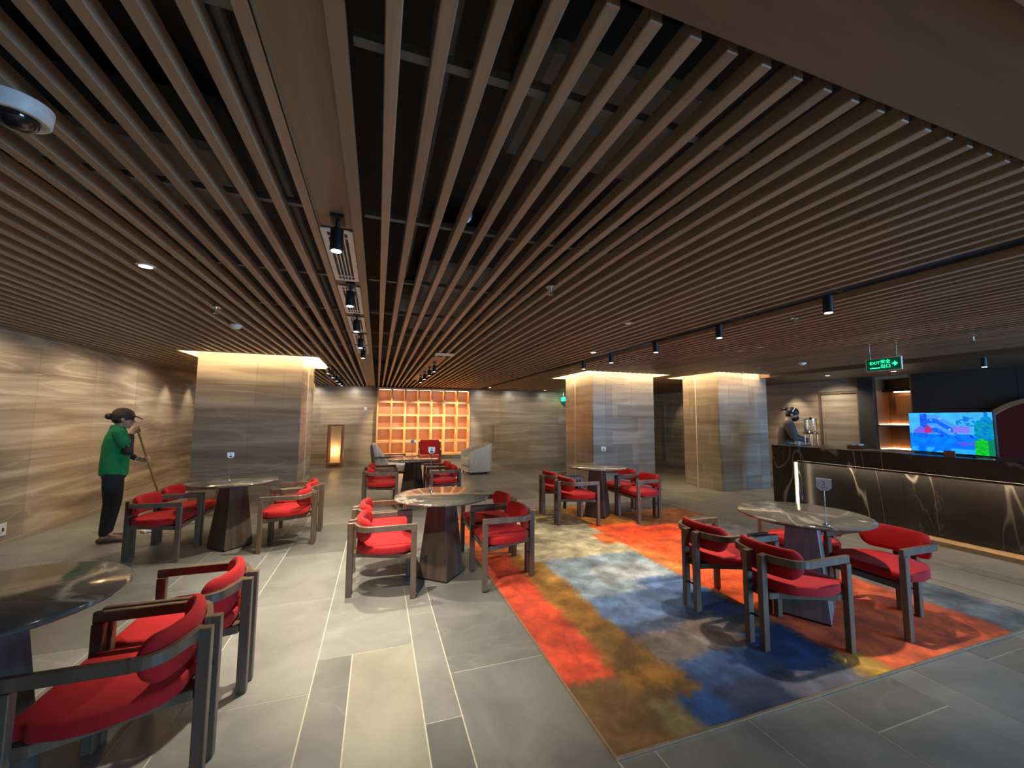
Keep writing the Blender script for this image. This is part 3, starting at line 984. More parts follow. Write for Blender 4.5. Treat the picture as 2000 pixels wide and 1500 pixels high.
# ------------------------------------------------------------------ tables
def make_table(label):
    t = thing('round_table', label, 'table', group='round stone tables')
    pr = [(0.0001, 0.722), (0.425, 0.722), (0.443, 0.728), (0.45, 0.737), (0.447, 0.745), (0.44, 0.75), (0.0001, 0.75)]
    MB().lathe(pr, 64).build('tabletop', M['marble'], t, smooth=True)
    c = 0.225
    MB().prism([(c, 0), (0, c), (-c, 0), (0, -c)], 0.012, 0.722, top=0.60).build('pedestal', M['pedestal'], t, bevel=0.003)
    MB().prism([(c * .97, 0), (0, c * .97), (-c * .97, 0), (0, -c * .97)], 0.0, 0.012).build('base', M['black'], t)
    return t


TABLES = [
    (-1.49, 2.25, 0.2, 'round veined stone table cut off by the lower left picture corner'),
    (-1.56, 5.47, 0.05, 'round grey stone table in front of the wide left pillar'),
    (0.62, 3.90, 0.08, 'round table at the carpet edge whose top mirrors the lattice shelf'),
    (0.63, 7.34, 0.05, 'round table before the glowing lattice shelf, between red armchairs'),
    (3.24, 5.42, -0.05, 'round table on the orange carpet in front of the patchwork stone pillar'),
    (3.20, 2.28, -0.26, 'round table with pale grey pedestal and white number sign near the bar'),
]
tab0 = None
for x, y, a, lab in TABLES:
    z = 0.0115 if (CARPET[0] < x < CARPET[1] and CARPET[2] < y < CARPET[3]) else 0.0005
    if tab0 is None:
        tab0 = make_table(lab)
        tab0.location = (x, y, z)
        tab0.rotation_euler = (0, 0, a)
    else:
        tb = dup(tab0, (x, y, z), a, lab)
        if 'number sign' in lab:            # daylight on this pedestal is painted in as a paler copy
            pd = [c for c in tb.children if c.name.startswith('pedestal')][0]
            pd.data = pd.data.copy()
            pd.data.materials[0] = M['pedestal_daylit']
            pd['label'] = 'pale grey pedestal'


def text_mesh(name, body, size, mat, parent, loc, rot, depth=0.0006, align='CENTER'):
    cu = bpy.data.curves.new(name, 'FONT')
    cu.body = body
    cu.size = size
    cu.extrude = depth
    cu.align_x = align
    cu.align_y = 'CENTER'
    o = bpy.data.objects.new(name, cu)
    COL.objects.link(o)
    dg = bpy.context.evaluated_depsgraph_get()
    me = bpy.data.meshes.new_from_object(o.evaluated_get(dg))
    bpy.data.objects.remove(o)
    me.materials.clear()
    me.materials.append(mat)
    r = bpy.data.objects.new(name, me)
    COL.objects.link(r)
    r.parent = parent
    r.location = loc
    r.rotation_euler = rot
    return r


def table_sign(x, y, ztop, label, number, dz, w=0.034):
    z0 = 0.7505 + dz
    t = thing('table_sign', label, 'sign', (x, y, z0), math.atan2(-x, y), 'small sign stands on the tables')
    h = ztop - z0
    MB().lathe([(0.0001, 0), (0.024, 0), (0.024, 0.004), (0.01, 0.009), (0.0001, 0.009)], 20).build('base', M['chrome'], t, smooth=True)
    MB().ell((0, 0, 0.014), (0.007, 0.007, 0.008), 10).build('collar', M['chrome'], t, smooth=True)
    MB().cyl((0, 0, 0.009), (0, 0, h - 1.85 * w), 0.0032, n=10).build('stem', M['chrome'], t)
    pl = [(-w, h), (-w, h - 1.4 * w), (-w * .5, h - 1.9 * w), (w * .5, h - 1.9 * w), (w, h - 1.4 * w), (w, h)]
    n = len(pl)
    mb = MB()
    mb.add([(a, -0.004, b) for a, b in pl] + [(a, 0.004, b) for a, b in pl], [tuple(range(n)), tuple(range(2 * n - 1, n - 1, -1))] + [(i, n + i, n + (i + 1) % n, (i + 1) % n) for i in range(n)])
    mb.build('plate', M['acrylic'], t)
    if number:
        text_mesh('lettering', '2', 0.034, M['print'], t, (0, -0.0048, h - 0.035), (PI / 2, 0, 0))
        MB().box(-0.018, 0.018, -0.0052, -0.0042, h - 0.062, h - 0.059).build('lettering', M['print'], t)
    else:
        MB().box(-0.006, 0.006, -0.0052, -0.0042, h - 0.026, h - 0.014).build('lettering', M['print'], t)
        MB().box(-0.014, 0.014, -0.0052, -0.0042, h - 0.055, h - 0.038).build('lettering', M['print'], t)
    return t


table_sign(3.0, 1.97, 1.083, 'white pentagon table sign with number 2 on thin stem', True, 0.011, 0.044)
table_sign(-1.61, 5.47, 1.07, 'small white table sign on table in front of wide left pillar', False, 0.0)
table_sign(0.54, 4.15, 1.19, 'thin-stemmed white table sign on the table mirroring the lattice shelf', False, 0.0)
table_sign(0.61, 7.33, 1.09, 'white table sign on the table directly before the lattice shelf', False, 0.0)
table_sign(3.16, 5.1, 1.08, 'white table sign on the table before the patchwork stone pillar', False, 0.011)


# ------------------------------------------------------------------ lattice shelf at the far wall
SX0, SX1, SZ0, SZ1, SYF, SYB = -0.03, 2.96, 0.27, 2.42, 13.1, 13.46
sh = thing('display_shelf', 'glowing orange lattice shelf of square cells on the far wall', 'shelf', (0, 0, 0))
NC, NR = 7, 5
bt = 0.05
cw, chh = (SX1 - SX0 - bt) / NC, (SZ1 - SZ0 - bt) / NR
MB().box(SX0, SX1, SYB, SYB + 0.02, SZ0, SZ1).build('back_panel', M['shelf_back'], sh, center=True)
for i in range(NC + 1):
    x = SX0 + i * cw
    MB().box(x, x + bt, SYF, SYB, SZ0, SZ1).build('upright', M['shelf_wood'], sh, bevel=0.003, center=True)
for k in range(NR + 1):
    z = SZ0 + k * chh
    for i in range(NC):
        x = SX0 + i * cw + bt
        MB().box(x, x + cw - bt, SYF + 0.004, SYB, z, z + bt).box(x, x + cw - bt, SYF + 0.004, SYF + 0.022, z - 0.012, z).build('shelf_board', M['shelf_wood'], sh, center=True)
for k in range(NR):
    for i in range(NC):
        x, z = SX0 + i * cw + bt, SZ0 + (k + 1) * chh
        MB().box(x + 0.015, x + cw - bt - 0.015, SYF + 0.07, SYF + 0.10, z - 0.008, z - 0.001).build('light_strip', M['em_shelf'], sh, center=True)
MB().box(SX0, SX1, 13.2, SYB + 0.02, 0.0, SZ0).build('base', M['stone_far'], sh, center=True)

# floor lantern
fl = thing('floor_lantern', 'tall glowing paper floor lantern in a timber frame by the far wall', 'lamp', (-1.15, 12.85, 0.0))
LW, LH = 0.19, 1.26
for sx in (-1, 1):
    for sy in (-1, 1):
        MB().box(sx * LW - 0.025, sx * LW + 0.025, sy * LW - 0.025, sy * LW + 0.025, 0, LH).build('post', M['rim_wood'], fl, bevel=0.003)
MB().box(-LW + .025, LW - .025, -LW, LW, 0.10, 0.14).box(-LW + .025, LW - .025, -LW - .02, LW + .02, 0.0, 0.05).build('base', M['rim_wood'], fl)
MB().box(-LW + .025, LW - .025, -LW - .02, LW + .02, LH - 0.05, LH).build('top_rail', M['rim_wood'], fl)
s = 0.125
mb = MB()
for a, b, c, d in ((-s, s, -s, -s + .004), (-s, s, s - .004, s), (-s, -s + .004, -s + .004, s - .004), (s - .004, s, -s + .004, s - .004)):
    mb.box(a, b, c, d, 0.141, LH - 0.08)
mb.build('lamp_shade', M['lantern_paper'], fl)
MB().ell((0, 0, 0.48), (0.05, 0.05, 0.07), 14).build('bulb', M['em_bulb'], fl, smooth=True)
MB().cyl((0, 0, 0.14), (0, 0, 0.42), 0.012, n=8).build('stem', M['brass'], fl)


# ------------------------------------------------------------------ lounge seats
def tub_chair(label, loc, rz, hf, hb):
    t = thing('tub_chair', label, 'chair', loc, rz)
    w, r, L = 0.33, 0.26, 0.34
    path = [(L, w), (0.2, w), (0.0, w)] + arc(-0.06, w - r, r, PI / 2, PI, 6) + [(-0.32, 0)]
    path += [(x, -y) for x, y in reversed(path[:-1])]
    pts = [Vector((x, y, 0)) for x, y in path]
    m = len(pts)
    mb = MB()
    for i, p in enumerate(pts):
        d = (pts[min(i + 1, m - 1)] - pts[max(i - 1, 0)]).normalized()
        nr = Vector((-d.y, d.x, 0)) * 0.055
        k = max(0, min(1, (L - p.x) / (L + 0.3)))
        z1 = hf + (hb - hf) * k
        for q, zz in ((p - nr, 0.06), (p + nr, 0.06), (p + nr, z1), (p - nr, z1)):
            mb.v.append((q.x, q.y, zz))
    for i in range(m - 1):
        for j in range(4):
            q = 4 * i
            mb.f.append((q + j, q + (j + 1) % 4, q + 4 + (j + 1) % 4, q + 4 + j))
    mb.f += [(3, 2, 1, 0), tuple(4 * (m - 1) + j for j in range(4))]
    mb.build('shell', M['white_fabric'], t, bevel=0.022, seg=3, smooth=True)
    MB().box(-0.22, 0.37, -w + 0.062, w - 0.062, 0.2, 0.42).build('seat', M['white_fabric'], t, bevel=0.03, seg=3, smooth=True)
    MB().box(-0.2, 0.34, -w + 0.062, w - 0.062, 0.06, 0.199).build('base', M['white_fabric'], t)
    for sx in (-0.16, 0.3):
        for sy in (-0.27, 0.27):
            MB().cyl((sx, sy, 0), (sx, sy, 0.06), 0.018, n=10).build('leg', M['black'], t)
    return t


tub_chair('white tub armchair with sloping sides to the side of the lattice shelf', (2.60, 10.55, 0.0005), PI + 0.12, 0.58, 0.80)


def frame_chair(name, label, loc, rz, fab, h, wide):
    t = thing(name, label, 'chair', loc, rz)
    w = wide / 2
    MB().box(-0.24, 0.33, -w, w, 0.30, 0.45).build('seat', fab, t, bevel=0.03, seg=3, smooth=True)
    MB().add([(-0.33, -w, 0.46), (-0.33, w, 0.46), (-0.23, w, 0.46), (-0.23, -w, 0.46), (-0.43, -w, h), (-0.43, w, h), (-0.34, w, h), (-0.34, -w, h)],
             [(3, 2, 1, 0), (4, 5, 6, 7), (0, 1, 5, 4), (1, 2, 6, 5), (2, 3, 7, 6), (3, 0, 4, 7)]).build('backrest', fab, t, bevel=0.025, seg=3, smooth=True)
    for s in (-1, 1):
        y = s * (w + 0.022)
        MB().box(0.28, 0.325, y - .018, y + .018, 0, 0.6).build('leg', M['walnut'], t, bevel=0.003)
        MB().add([(-0.36, y - .018, 0), (-0.36, y + .018, 0), (-0.31, y + .018, 0), (-0.31, y - .018, 0), (-0.46, y - .018, h - .05), (-0.46, y + .018, h - .05), (-0.41, y + .018, h - .05), (-0.41, y - .018, h - .05)],
                 [(3, 2, 1, 0), (4, 5, 6, 7), (0, 1, 5, 4), (1, 2, 6, 5), (2, 3, 7, 6), (3, 0, 4, 7)]).build('leg', M['walnut'], t)
        MB().box(-0.36, 0.33, y - .02, y + .02, 0.601, 0.635).build('armrest', M['walnut'], t, bevel=0.004)
    MB().box(-0.30, 0.30, -w + .03, w - .03, 0.25, 0.299).build('seat_frame', M['walnut'], t)
    return t


frame_chair('lounge_chair', 'red lounge chair with square back facing us under the lattice shelf', (1.36, 10.85, 0.0005), -PI / 2 - 0.1, M['red'], 0.86, 0.52)
lc = frame_chair('lounge_chair', 'white upholstered lounge chair with dark timber frame before the lattice shelf', (0.33, 9.35, 0.0005), 0.0, M['white_fabric'], 0.90, 0.56)
for s in (-1, 1):
    MB().add([(-0.24, s * 0.18, 0.452), (-0.06, s * 0.18, 0.452), (-0.24, s * 0.26, 0.452), (-0.06, s * 0.26, 0.452), (-0.40, s * 0.18, 0.86), (-0.34, s * 0.18, 0.88), (-0.40, s * 0.26, 0.86), (-0.34, s * 0.26, 0.88)],
             [(0, 1, 3, 2), (4, 6, 7, 5), (0, 4, 5, 1), (2, 3, 7, 6), (0, 2, 6, 4), (1, 5, 7, 3)]).build('side_cushion', M['white_fabric'], lc, bevel=0.02, seg=2, smooth=True)

# ------------------------------------------------------------------ bar counter
BX, BX2, BY0, BY1, BH = 6.45, 7.18, -0.6, 5.05, 1.06
bar = thing('bar_counter', 'long black veined marble bar with a warm light strip under its ledge', 'counter', (0, 0, 0))
MB().box(BX, BX + 0.014, BY0, 4.679, 0.808, 0.834).build('ledge_lip', M['bar'], bar, center=True)
MB().box(BX, BX2, BY0, BY1, 0.835, BH).build('countertop', M['bar'], bar, bevel=0.004, center=True)
MB().box(BX, BX2, 4.68, BY1, 0.0, 0.834).build('end_post', M['bar'], bar, bevel=0.003, center=True)
MB().box(BX + 0.225, BX2, BY0, 4.679, 0.0, 0.834).build('body', M['black'], bar, center=True)
ys = [BY0, 0.75, 2.06, 3.37, 4.679]
for a, b in zip(ys[:-1], ys[1:]):
    MB().box(BX + 0.19, BX + 0.224, a + 0.001, b - 0.001, 0.055, 0.832).build('front_panel', M['bar'], bar, center=True)
MB().box(BX - 0.02, BX + 0.224, BY0, 4.679, 0.0, 0.05).build('plinth', M['plinth'], bar, center=True)
MB().box(BX + 0.07, BX + 0.09, BY0, 4.66, 0.826, 0.834).build('light_strip', M['em_ledge'], bar, center=True)
MB().box(BX + 0.03, BX + 0.06, 4.662, 4.679, 0.055, 0.812).build('light_strip', M['em_bar'], bar, center=True)

# television on the bar, its picture painted per face: a flat screen
tv = thing('television', 'flat television showing a vivid blue resort scene on the bar', 'television', (6.80, 2.95, BH), -PI / 2 - 0.22)
TW, TH, TZ = 0.87, 0.505, 0.03
MB().box(-TW / 2 - .008, TW / 2 + .008, 0.0, 0.035, TZ - .012, TZ + TH + .008).build('casing', M['black'], tv, bevel=0.004)
for s in (-0.3, 0.3):
    MB().box(s - .012, s + .012, -0.09, 0.11, 0.0, 0.018).build('foot', M['black'], tv)


def screen():
    W, H = 120, 70
    vs = [(-TW / 2 + TW * i / W, -0.0015, TZ + TH * j / H) for j in range(H + 1) for i in range(W + 1)]
    fs, cols = [], []
    for j in range(H):
        for i in range(W):
            u, v = (i + .5) / W, (j + .5) / H
            n1 = noise.noise(Vector((u * 9, v * 8, 0)))
            n2 = noise.noise(Vector((u * 22 + v * 9, v * 18, 3)))
            sky = (70, 190, 255)
            c = tuple(q * (0.95 + .08 * n1) for q in sky)
            if v < 0.47:
                c = (10, 120 + 30 * n1, 252)
                if v > 0.38 and n2 > 0.2:
                    c = (20, 70, 215)
                if v < 0.12 and n1 > 0.0:
                    c = (40, 170, 250)
            if 0.15 < u < 0.24 and v > 0.42 and v < 0.97:
                c = (30, 90 + 60 * n2, 240)
            top = 0.95 - max(0, (u - 0.36)) * 1.15
            if 0.24 < u < 0.60 and 0.45 < v < top:
                c = (20, 100, 245) if int((top - v) * 9) % 2 else (70, 150, 245)
                if n2 > 0.4:
                    c = (120, 190, 245)
            if 0.06 < u < 0.22 and 0.47 < v < 0.66 - abs(u - .15) * 1.3:
                c = (110, 100, 235)
            if 0.2 < u < 0.30 and 0.48 < v < 0.70 - abs(u - .25) * 3:
                c = (200, 40, 120)
            if 0.56 < u < 0.75 and 0.5 < v < 0.66:
                c = (130, 120, 240)
            if 0.60 < u < 0.95 and v > 0.66 and n2 + n1 > 0.12:
                c = (20, 120, 225)
            if u > 0.80 and v > 0.3 and v < 0.8 + n1 * .2:
                c = (10, 140 + 60 * n2, 190 + 40 * n1)
            if u > 0.79 and v < 0.36 + n2 * .1:
                c = (20, 190 + 50 * n2, 50) if u < 0.93 else (10, 130, 90)
            if 0.60 < u < 0.8 and 0.2 < v < 0.29 and n2 > 0:
                c = (110, 70, 220)
            fs.append((j * (W + 1) + i, j * (W + 1) + i + 1, (j + 1) * (W + 1) + i + 1, (j + 1) * (W + 1) + i))
            s = srgb(*[max(0, min(255, q)) for q in c])
            cols += [s[0], s[1], s[2], 1.0] * 4
    me = bpy.data.meshes.new('screen')
    me.from_pydata(vs, [], fs)
    at = me.color_attributes.new('picture', 'FLOAT_COLOR', 'CORNER')
    at.data.foreach_set('color', cols)
    m = emit('tv_picture', (1, 1, 1, 1), 0.55)
    nd = m.node_tree.nodes.new('ShaderNodeVertexColor')
    nd.layer_name = 'picture'
    m.node_tree.links.new(nd.outputs[0], [q for q in m.node_tree.nodes if q.type == 'EMISSION'][0].inputs[0])
    me.materials.append(m)
    o = bpy.data.objects.new('screen', me)
    COL.objects.link(o)
    o.parent = tv


screen()

# drink dispenser on a copper stand
dp = thing('drink_dispenser', 'clear glass drink dispenser on a copper stand beside the barista', 'dispenser', (7.02, 4.77, BH))
for a in range(4):
    th = a * PI / 2 + 0.5
    MB().cyl((0.085 * math.cos(th), 0.085 * math.sin(th), 0), (0.085 * math.cos(th), 0.085 * math.sin(th), 0.19), 0.009, n=8).build('leg', M['brass'], dp)
MB().lathe([(0.0001, 0.19), (0.105, 0.19), (0.11, 0.2), (0.11, 0.215), (0.0001, 0.215)], 28).build('tray', M['brass'], dp, smooth=True)
MB().lathe([(0.0001, 0.216), (0.085, 0.216), (0.09, 0.225), (0.09, 0.43), (0.082, 0.43), (0.082, 0.226), (0.0001, 0.226)], 28).build('jar', M['glass'], dp, smooth=True)
MB().lathe([(0.0001, 0.431), (0.092, 0.431), (0.092, 0.445), (0.03, 0.455), (0.014, 0.475), (0.0001, 0.478)], 28).build('lid', M['chrome'], dp, smooth=True)
MB().cyl((-0.08, -0.04, 0.245), (-0.14, -0.07, 0.245), 0.012, n=10).cyl((-0.135, -0.068, 0.245), (-0.135, -0.068, 0.215), 0.008, n=8).build('tap', M['chrome'], dp)
# small things on the bar
cbx = thing('cup_tray', 'small wooden tray holding white cups on the bar', 'tray', (7.06, 4.12, BH), 0.3)
MB().box(-0.12, 0.12, -0.09, 0.09, 0, 0.012).box(-0.12, -0.112, -0.09, 0.09, .012, 0.045).box(0.112, 0.12, -0.09, 0.09, .012, 0.045).box(-0.112, .112, -0.09, -0.082, .012, 0.045).box(-0.112, .112, 0.082, 0.09, .012, 0.045).build('tray_box', M['brass'], cbx)
cups = [(-0.07, -0.04), (0.0, -0.04), (0.07, -0.04), (-0.07, 0.04), (0.0, 0.04), (0.07, 0.04)]
for i, (a, b) in enumerate(cups):
    ca, sa = math.cos(0.3), math.sin(0.3)
    o = MB().lathe([(0.0001, 0), (0.022, 0), (0.03, 0.05), (0.027, 0.05), (0.019, 0.004), (0.0001, 0.004)], 16).build('cup', M['paper'], None, smooth=True, loc=(7.06 + a * ca - b * sa, 4.12 + a * sa + b * ca, BH + 0.0125))
    tag(o, 'small white cup in the wooden bar tray, %s of the row on the %s side' % (('first', 'second', 'third')[i % 3], ('barista' , 'television')[i // 3]), 'cup', 'white cups in the tray on the bar')
for x, y, w, d, a, h, lab in ((6.78, 3.72, 0.30, 0.21, 0.1, 0.006, 'white paper menu lying flat on the bar before the niche'), (6.70, 3.42, 0.24, 0.16, -0.1, 0.004, 'white paper sheet on the bar just beside the television'),
                              (6.56, 2.55, 0.12, 0.08, 0.2, 0.004, 'small card lying on the bar below the television'), (6.56, 2.22, 0.10, 0.07, 0.0, 0.004, 'small pale card on the bar at the picture edge')):
    o = MB().cbox((0, 0, h / 2), (d, w, h), 0).build('paper_sheet', M['paper'], None, loc=(x, y, BH + 0.0005))
    o.rotation_euler = (0, 0, a)
    tag(o, lab, 'paper')
o = MB().box(-0.006, 0.006, -0.05, 0.05, 0, 0.07).build('card_holder', M['rim_wood'], None, loc=(6.58, 2.86, BH + 0.0005))
tag(o, 'small brown card holder standing under the television', 'card holder')
o = MB().lathe([(0.0001, 0), (0.028, 0), (0.034, 0.07), (0.03, 0.07), (0.025, 0.005), (0.0001, 0.005)], 18).build('paper_cup', M['paper'], None, smooth=True, loc=(6.72, 4.78, BH + 0.0005))
tag(o, 'white paper cup on the bar edge before the barista', 'cup')
o = MB().cbox((0, 0, 0.012), (0.16, 0.22, 0.024), 0).build('folded_cloth', plain('cloth_blue', srgb(120, 150, 170), 0.9), None, bevel=0.006, loc=(6.86, 4.86, BH + 0.0005))
tag(o, 'folded pale blue cloth on the bar beside the dispenser', 'cloth')
# ------------------------------------------------------------------ ceiling fixtures
def group_first(store, key, make, loc, rz, label, group=None):
    if key not in store:
        store[key] = make(label)
        store[key].location = loc
        store[key].rotation_euler = (0, 0, rz)
        if group:
            store[key]['group'] = group
        return store[key]
    return dup(store[key], loc, rz, label, group)


PROTO = {}


def mk_grille(L):
    def f(label):
        t = thing('air_grille', label, 'air vent')
        w = 0.155
        mb = MB()
        mb.box(-w / 2, w / 2, -L / 2, -L / 2 + .03, -.008, 0).box(-w / 2, w / 2, L / 2 - .03, L / 2, -.008, 0)
        mb.box(-w / 2, -w / 2 + .028, -L / 2 + .03, L / 2 - .03, -.008, 0).box(w / 2 - .028, w / 2, -L / 2 + .03, L / 2 - .03, -.008, 0)
        mb.build('frame', M['grille'], t)
        for k in range(4):
            x = -0.03 + k * 0.02
            MB().box(x - .003, x + .003, -L / 2 + .03, L / 2 - .03, -.007, 0).build('slat', M['grille'], t)
        for y in (-L / 2 + .09, L / 2 - .09):
            MB().box(-.0495, .0495, y - .006, y + .006, -.0065, -.0005).build('cross_bar', M['grille'], t)
        MB().box(-.049, .049, -L / 2 + .03, L / 2 - .03, -.0004, .006).build('backing', M['black'], t)
        return t
    return f


GX = -0.232
for k, (y0, y1) in enumerate(((2.13, 2.93), (3.06, 3.86), (4.0, 4.7), (4.84, 5.5), (5.64, 6.3))):
    L = y1 - y0
    o = mk_grille(L)(['long beige slotted air grille in the timber ceiling strip behind the first spotlight', 'beige slotted air grille second along the timber ceiling strip', 'beige slotted air grille third along the timber ceiling strip',
                      'beige slotted air grille fourth along the timber ceiling strip', 'small far beige air grille at the end of the row in the timber strip'][k])
    o.location = (GX, (y0 + y1) / 2, CEIL + 0.006)
    o['group'] = 'air grilles in the timber ceiling strip'


def mk_track_spot(label):
    t = thing('track_spotlight', label, 'spotlight', group='spotlights on the timber ceiling strip')
    MB().box(-.03, .03, -.05, .05, -.018, 0).build('mount', M['black'], t, bevel=.003)
    MB().cyl((0, 0, -.055), (0, 0, -.018), .009, n=10).build('stem', M['black'], t)
    MB().lathe([(0.0001, -.165), (.026, -.165), (.03, -.162), (.03, -.06), (.026, -.055), (.0001, -.055)], 20).build('body', M['black'], t, smooth=True)
    MB().cyl((0, 0, -.168), (0, 0, -.1655), .024, n=18).build('lens', M['em_spot'], t)
    return t


ords = ['large nearest black track spotlight hanging before the long air grille', 'black track spotlight second along the timber strip', 'black track spotlight third along the timber strip', 'black track spotlight fourth along the timber strip', 'black track spotlight farthest along the timber strip']
for k, (x, y, z, *_r) in enumerate(SPOTS[:5]):
    group_first(PROTO, 'track', mk_track_spot, (x, y, CEIL + 0.0115), 0, ords[k], 'spotlights on the timber ceiling strip')


def mk_cyl(label):
    t = thing('cylinder_downlight', label, 'downlight')
    MB().lathe([(0.0001, -.13), (.032, -.13), (.035, -.127), (.035, 0), (.0001, 0)], 22).build('body', M['black'], t, smooth=True)
    MB().cyl((0, 0, -.134), (0, 0, -.1305), .027, n=18).build('lens', M['em_spot'], t)
    return t


ords = ['largest black cylinder downlight in the ceiling channel, nearest the exit sign', 'black cylinder downlight second in the ceiling channel', 'black cylinder downlight third in the ceiling channel',
        'black cylinder downlight fourth in the ceiling channel', 'farthest black cylinder downlight in the channel above the patchwork pillar']
for k, (x, y, z, *_r) in enumerate(SPOTS[5:]):
    group_first(PROTO, 'cyl', mk_cyl, (x + 0.025, y, CEIL + 0.0445 - 0.035), 0, ords[k], 'cylinder downlights in the ceiling channel')
dup(PROTO['cyl'], (8.15, 3.1, 2.389), 0, 'black cylinder downlight under the bar soffit above the television', 'downlights of the bar soffit')


for k, (x, y, z, *_r) in enumerate(REAR_FILL):  # cylinder bodies for the added fill spots, out of view
    dup(PROTO['cyl'], (x, y, CEIL - 0.0305), 0, ['added black fill downlight behind the camera over the first bay', 'added black fill downlight behind the camera on the shelf axis', 'added black fill downlight behind the camera over the carpet bay', 'added black fill downlight behind the camera over the bar bay'][k], 'added fill downlights behind the camera')


def mk_down_off(label):
    t = thing('recessed_downlight', label, 'downlight')
    MB().lathe([(.0001, -.006), (.042, -.006), (.05, 0), (.0001, 0.002)], 24).build('ring', M['panel_wood'], t, smooth=True)
    MB().cyl((0, 0, -.0085), (0, 0, -.0062), .030, n=20).build('lens', M['white'], t)
    return t


def mk_down(label):
    t = thing('recessed_downlight', label, 'downlight')
    MB().lathe([(.0001, -.006), (.042, -.006), (.05, 0), (.0001, 0.002)], 24).build('ring', M['white'], t, smooth=True)
    MB().cyl((0, 0, -.0085), (0, 0, -.0062), .034, n=20).build('lens', M['em_spot'], t)
    return t


for x, y, z, lab in ((-1.43, 3.06, CEIL - .002, 'bright recessed downlight in the slats near the dome camera'), (2.93, 4.97, CEIL - .002, 'bright recessed downlight in the slats before the patchwork pillar'),
                     (2.34, 3.29, CEIL - .002, 'dim recessed downlight in the slats behind the second sprinkler'), (4.75, 4.13, CEIL - .002, 'dim recessed downlight, first of a pair left of the exit sign'),
                     (4.76, 3.82, CEIL - .002, 'dim recessed downlight, second of a pair left of the exit sign'), (6.6, 5.34, CEIL - .002, 'recessed downlight in the ceiling above the right stone pillar front'),
                     (8.93, 4.54, 2.388, 'bright recessed downlight just below the exit sign'), (8.6, 5.45, 2.388, 'bright recessed downlight in the soffit above the stone door'),
                     (3.34, 12.0, CEIL - .002, 'tiny far downlight by the far wall past the lattice shelf'), (5.5, 12.6, CEIL - .002, 'tiny far downlight by the far wall near the patchwork pillar'), (3.58, 9.19, CEIL - .002, 'tiny dim downlight in the slats between shelf and patchwork pillar')):
    if 'dim' in lab.split() or 'stone pillar front' in lab:
        group_first(PROTO, 'down_off', mk_down_off, (x, y, z), 0, lab, 'recessed ceiling downlights')
    else:
        group_first(PROTO, 'down', mk_down, (x, y, z), 0, lab, 'recessed ceiling downlights')
for k, (y, pl) in enumerate(zip((8.0, 8.8, 9.6, 10.4, 11.0), ('first', 'second', 'third', 'fourth', 'fifth'))):
    dup(PROTO['track'], (-0.9, y, CEIL + 0.0), 0, 'tiny far spotlight beside the wide pillar top, %s in its receding row' % pl, 'far spotlights behind the wide pillar')
for k, (y, pl) in enumerate(zip((6.9, 7.6, 8.4, 9.2), ('first', 'second', 'third', 'fourth'))):
    dup(PROTO['track'], (0.91, y, CEIL - 0.001), 0, 'small dark spotlight under the lounge ceiling strip, %s in the row' % pl, 'spotlights of the lounge ceiling strip')
o = MB().box(-.14, .14, -.1, .1, -.012, 0).build('air_diffuser', M['grille'], None, bevel=.004, loc=(0.93, 5.95, CEIL - 0.001))
tag(o, 'flat pale air diffuser in the slats at the head of the lounge ceiling strip', 'air vent')


def mk_sprinkler(label):
    t = thing('sprinkler', label, 'sprinkler')
    MB().lathe([(.0001, -.008), (.034, -.008), (.04, 0), (.0001, .002)], 22).build('cover_plate', M['chrome'], t, smooth=True)
    MB().cyl((0, 0, -.05), (0, 0, -.008), .009, n=10).build('stem', M['chrome'], t)
    MB().lathe([(.0001, -.056), (.022, -.056), (.02, -.051), (.0001, -.05)], 16).build('deflector', M['chrome'], t)
    return t


for x, y, z, lab in ((1.17, 2.57, CEIL - .001, 'chrome ceiling sprinkler under the slats above the cream carpet'), (3.70, 2.60, CEIL - .001, 'chrome ceiling sprinkler between the cylinder downlights and exit sign'),
                     (6.40, 2.50, CEIL - .001, 'pale ceiling sprinkler above the bar near the right picture edge'), (-1.38, 4.06, CEIL - .001, 'small sprinkler in the slats before the round smoke detector'), (6.95, 6.0, CEIL - .001, 'small sprinkler at the top front of the right stone pillar')):
    group_first(PROTO, 'spr', mk_sprinkler, (x, y, z), 0, lab, 'ceiling sprinklers')
bag = MB()
bag.tube([(0, 0, .12), (0, 0, .06), (.004, 0, .045), (0, .004, .02), (0, 0, -.005), (0, 0, -.02)], [.008, .009, .02, .026, .018, .004], 12)
o = bag.build('wrapped_sprinkler', M['acrylic'], None, smooth=True, loc=(0.385, 1.83, CEIL + 0.02))
tag(o, 'sprinkler head wrapped in white plastic hanging in the gap between slats', 'sprinkler')


def mk_smoke(label):
    t = thing('smoke_detector', label, 'smoke detector')
    MB().lathe([(.0001, -.014), (.055, -.014), (.058, 0), (.0001, .001)], 26).build('base', M['white'], t, smooth=True)
    MB().lathe([(.0001, -.04), (.03, -.04), (.044, -.028), (.048, -.0145), (.0001, -.0145)], 26).build('chamber', M['white'], t, smooth=True)
    return t


group_first(PROTO, 'smoke', mk_smoke, (-1.44, 4.8, CEIL - .001), 0, 'round smoke detector in the slats before the wide left pillar')
dup(PROTO['smoke'], (6.77, 4.67, CEIL - .001), 0, 'round white smoke detector above the barista')

dc = thing('dome_camera', 'white security dome camera with dark glass at the left picture edge', 'camera', (-1.075, 1.56, CEIL - 0.0005))
MB().lathe([(.0001, -.045), (.05, -.045), (.056, -.05), (.068, -.05), (.073, -.044), (.076, 0), (.0001, 0)], 40).build('housing', M['white'], dc, smooth=True)
pr = [(.0001, -.086)] + [(.05 * math.sin(a * PI / 16), -.046 - .04 * math.cos(a * PI / 16)) for a in range(1, 8)] + [(.05, -.0455), (.0001, -.0452)]
MB().lathe(pr, 32).build('dome', M['dome'], dc, smooth=True)

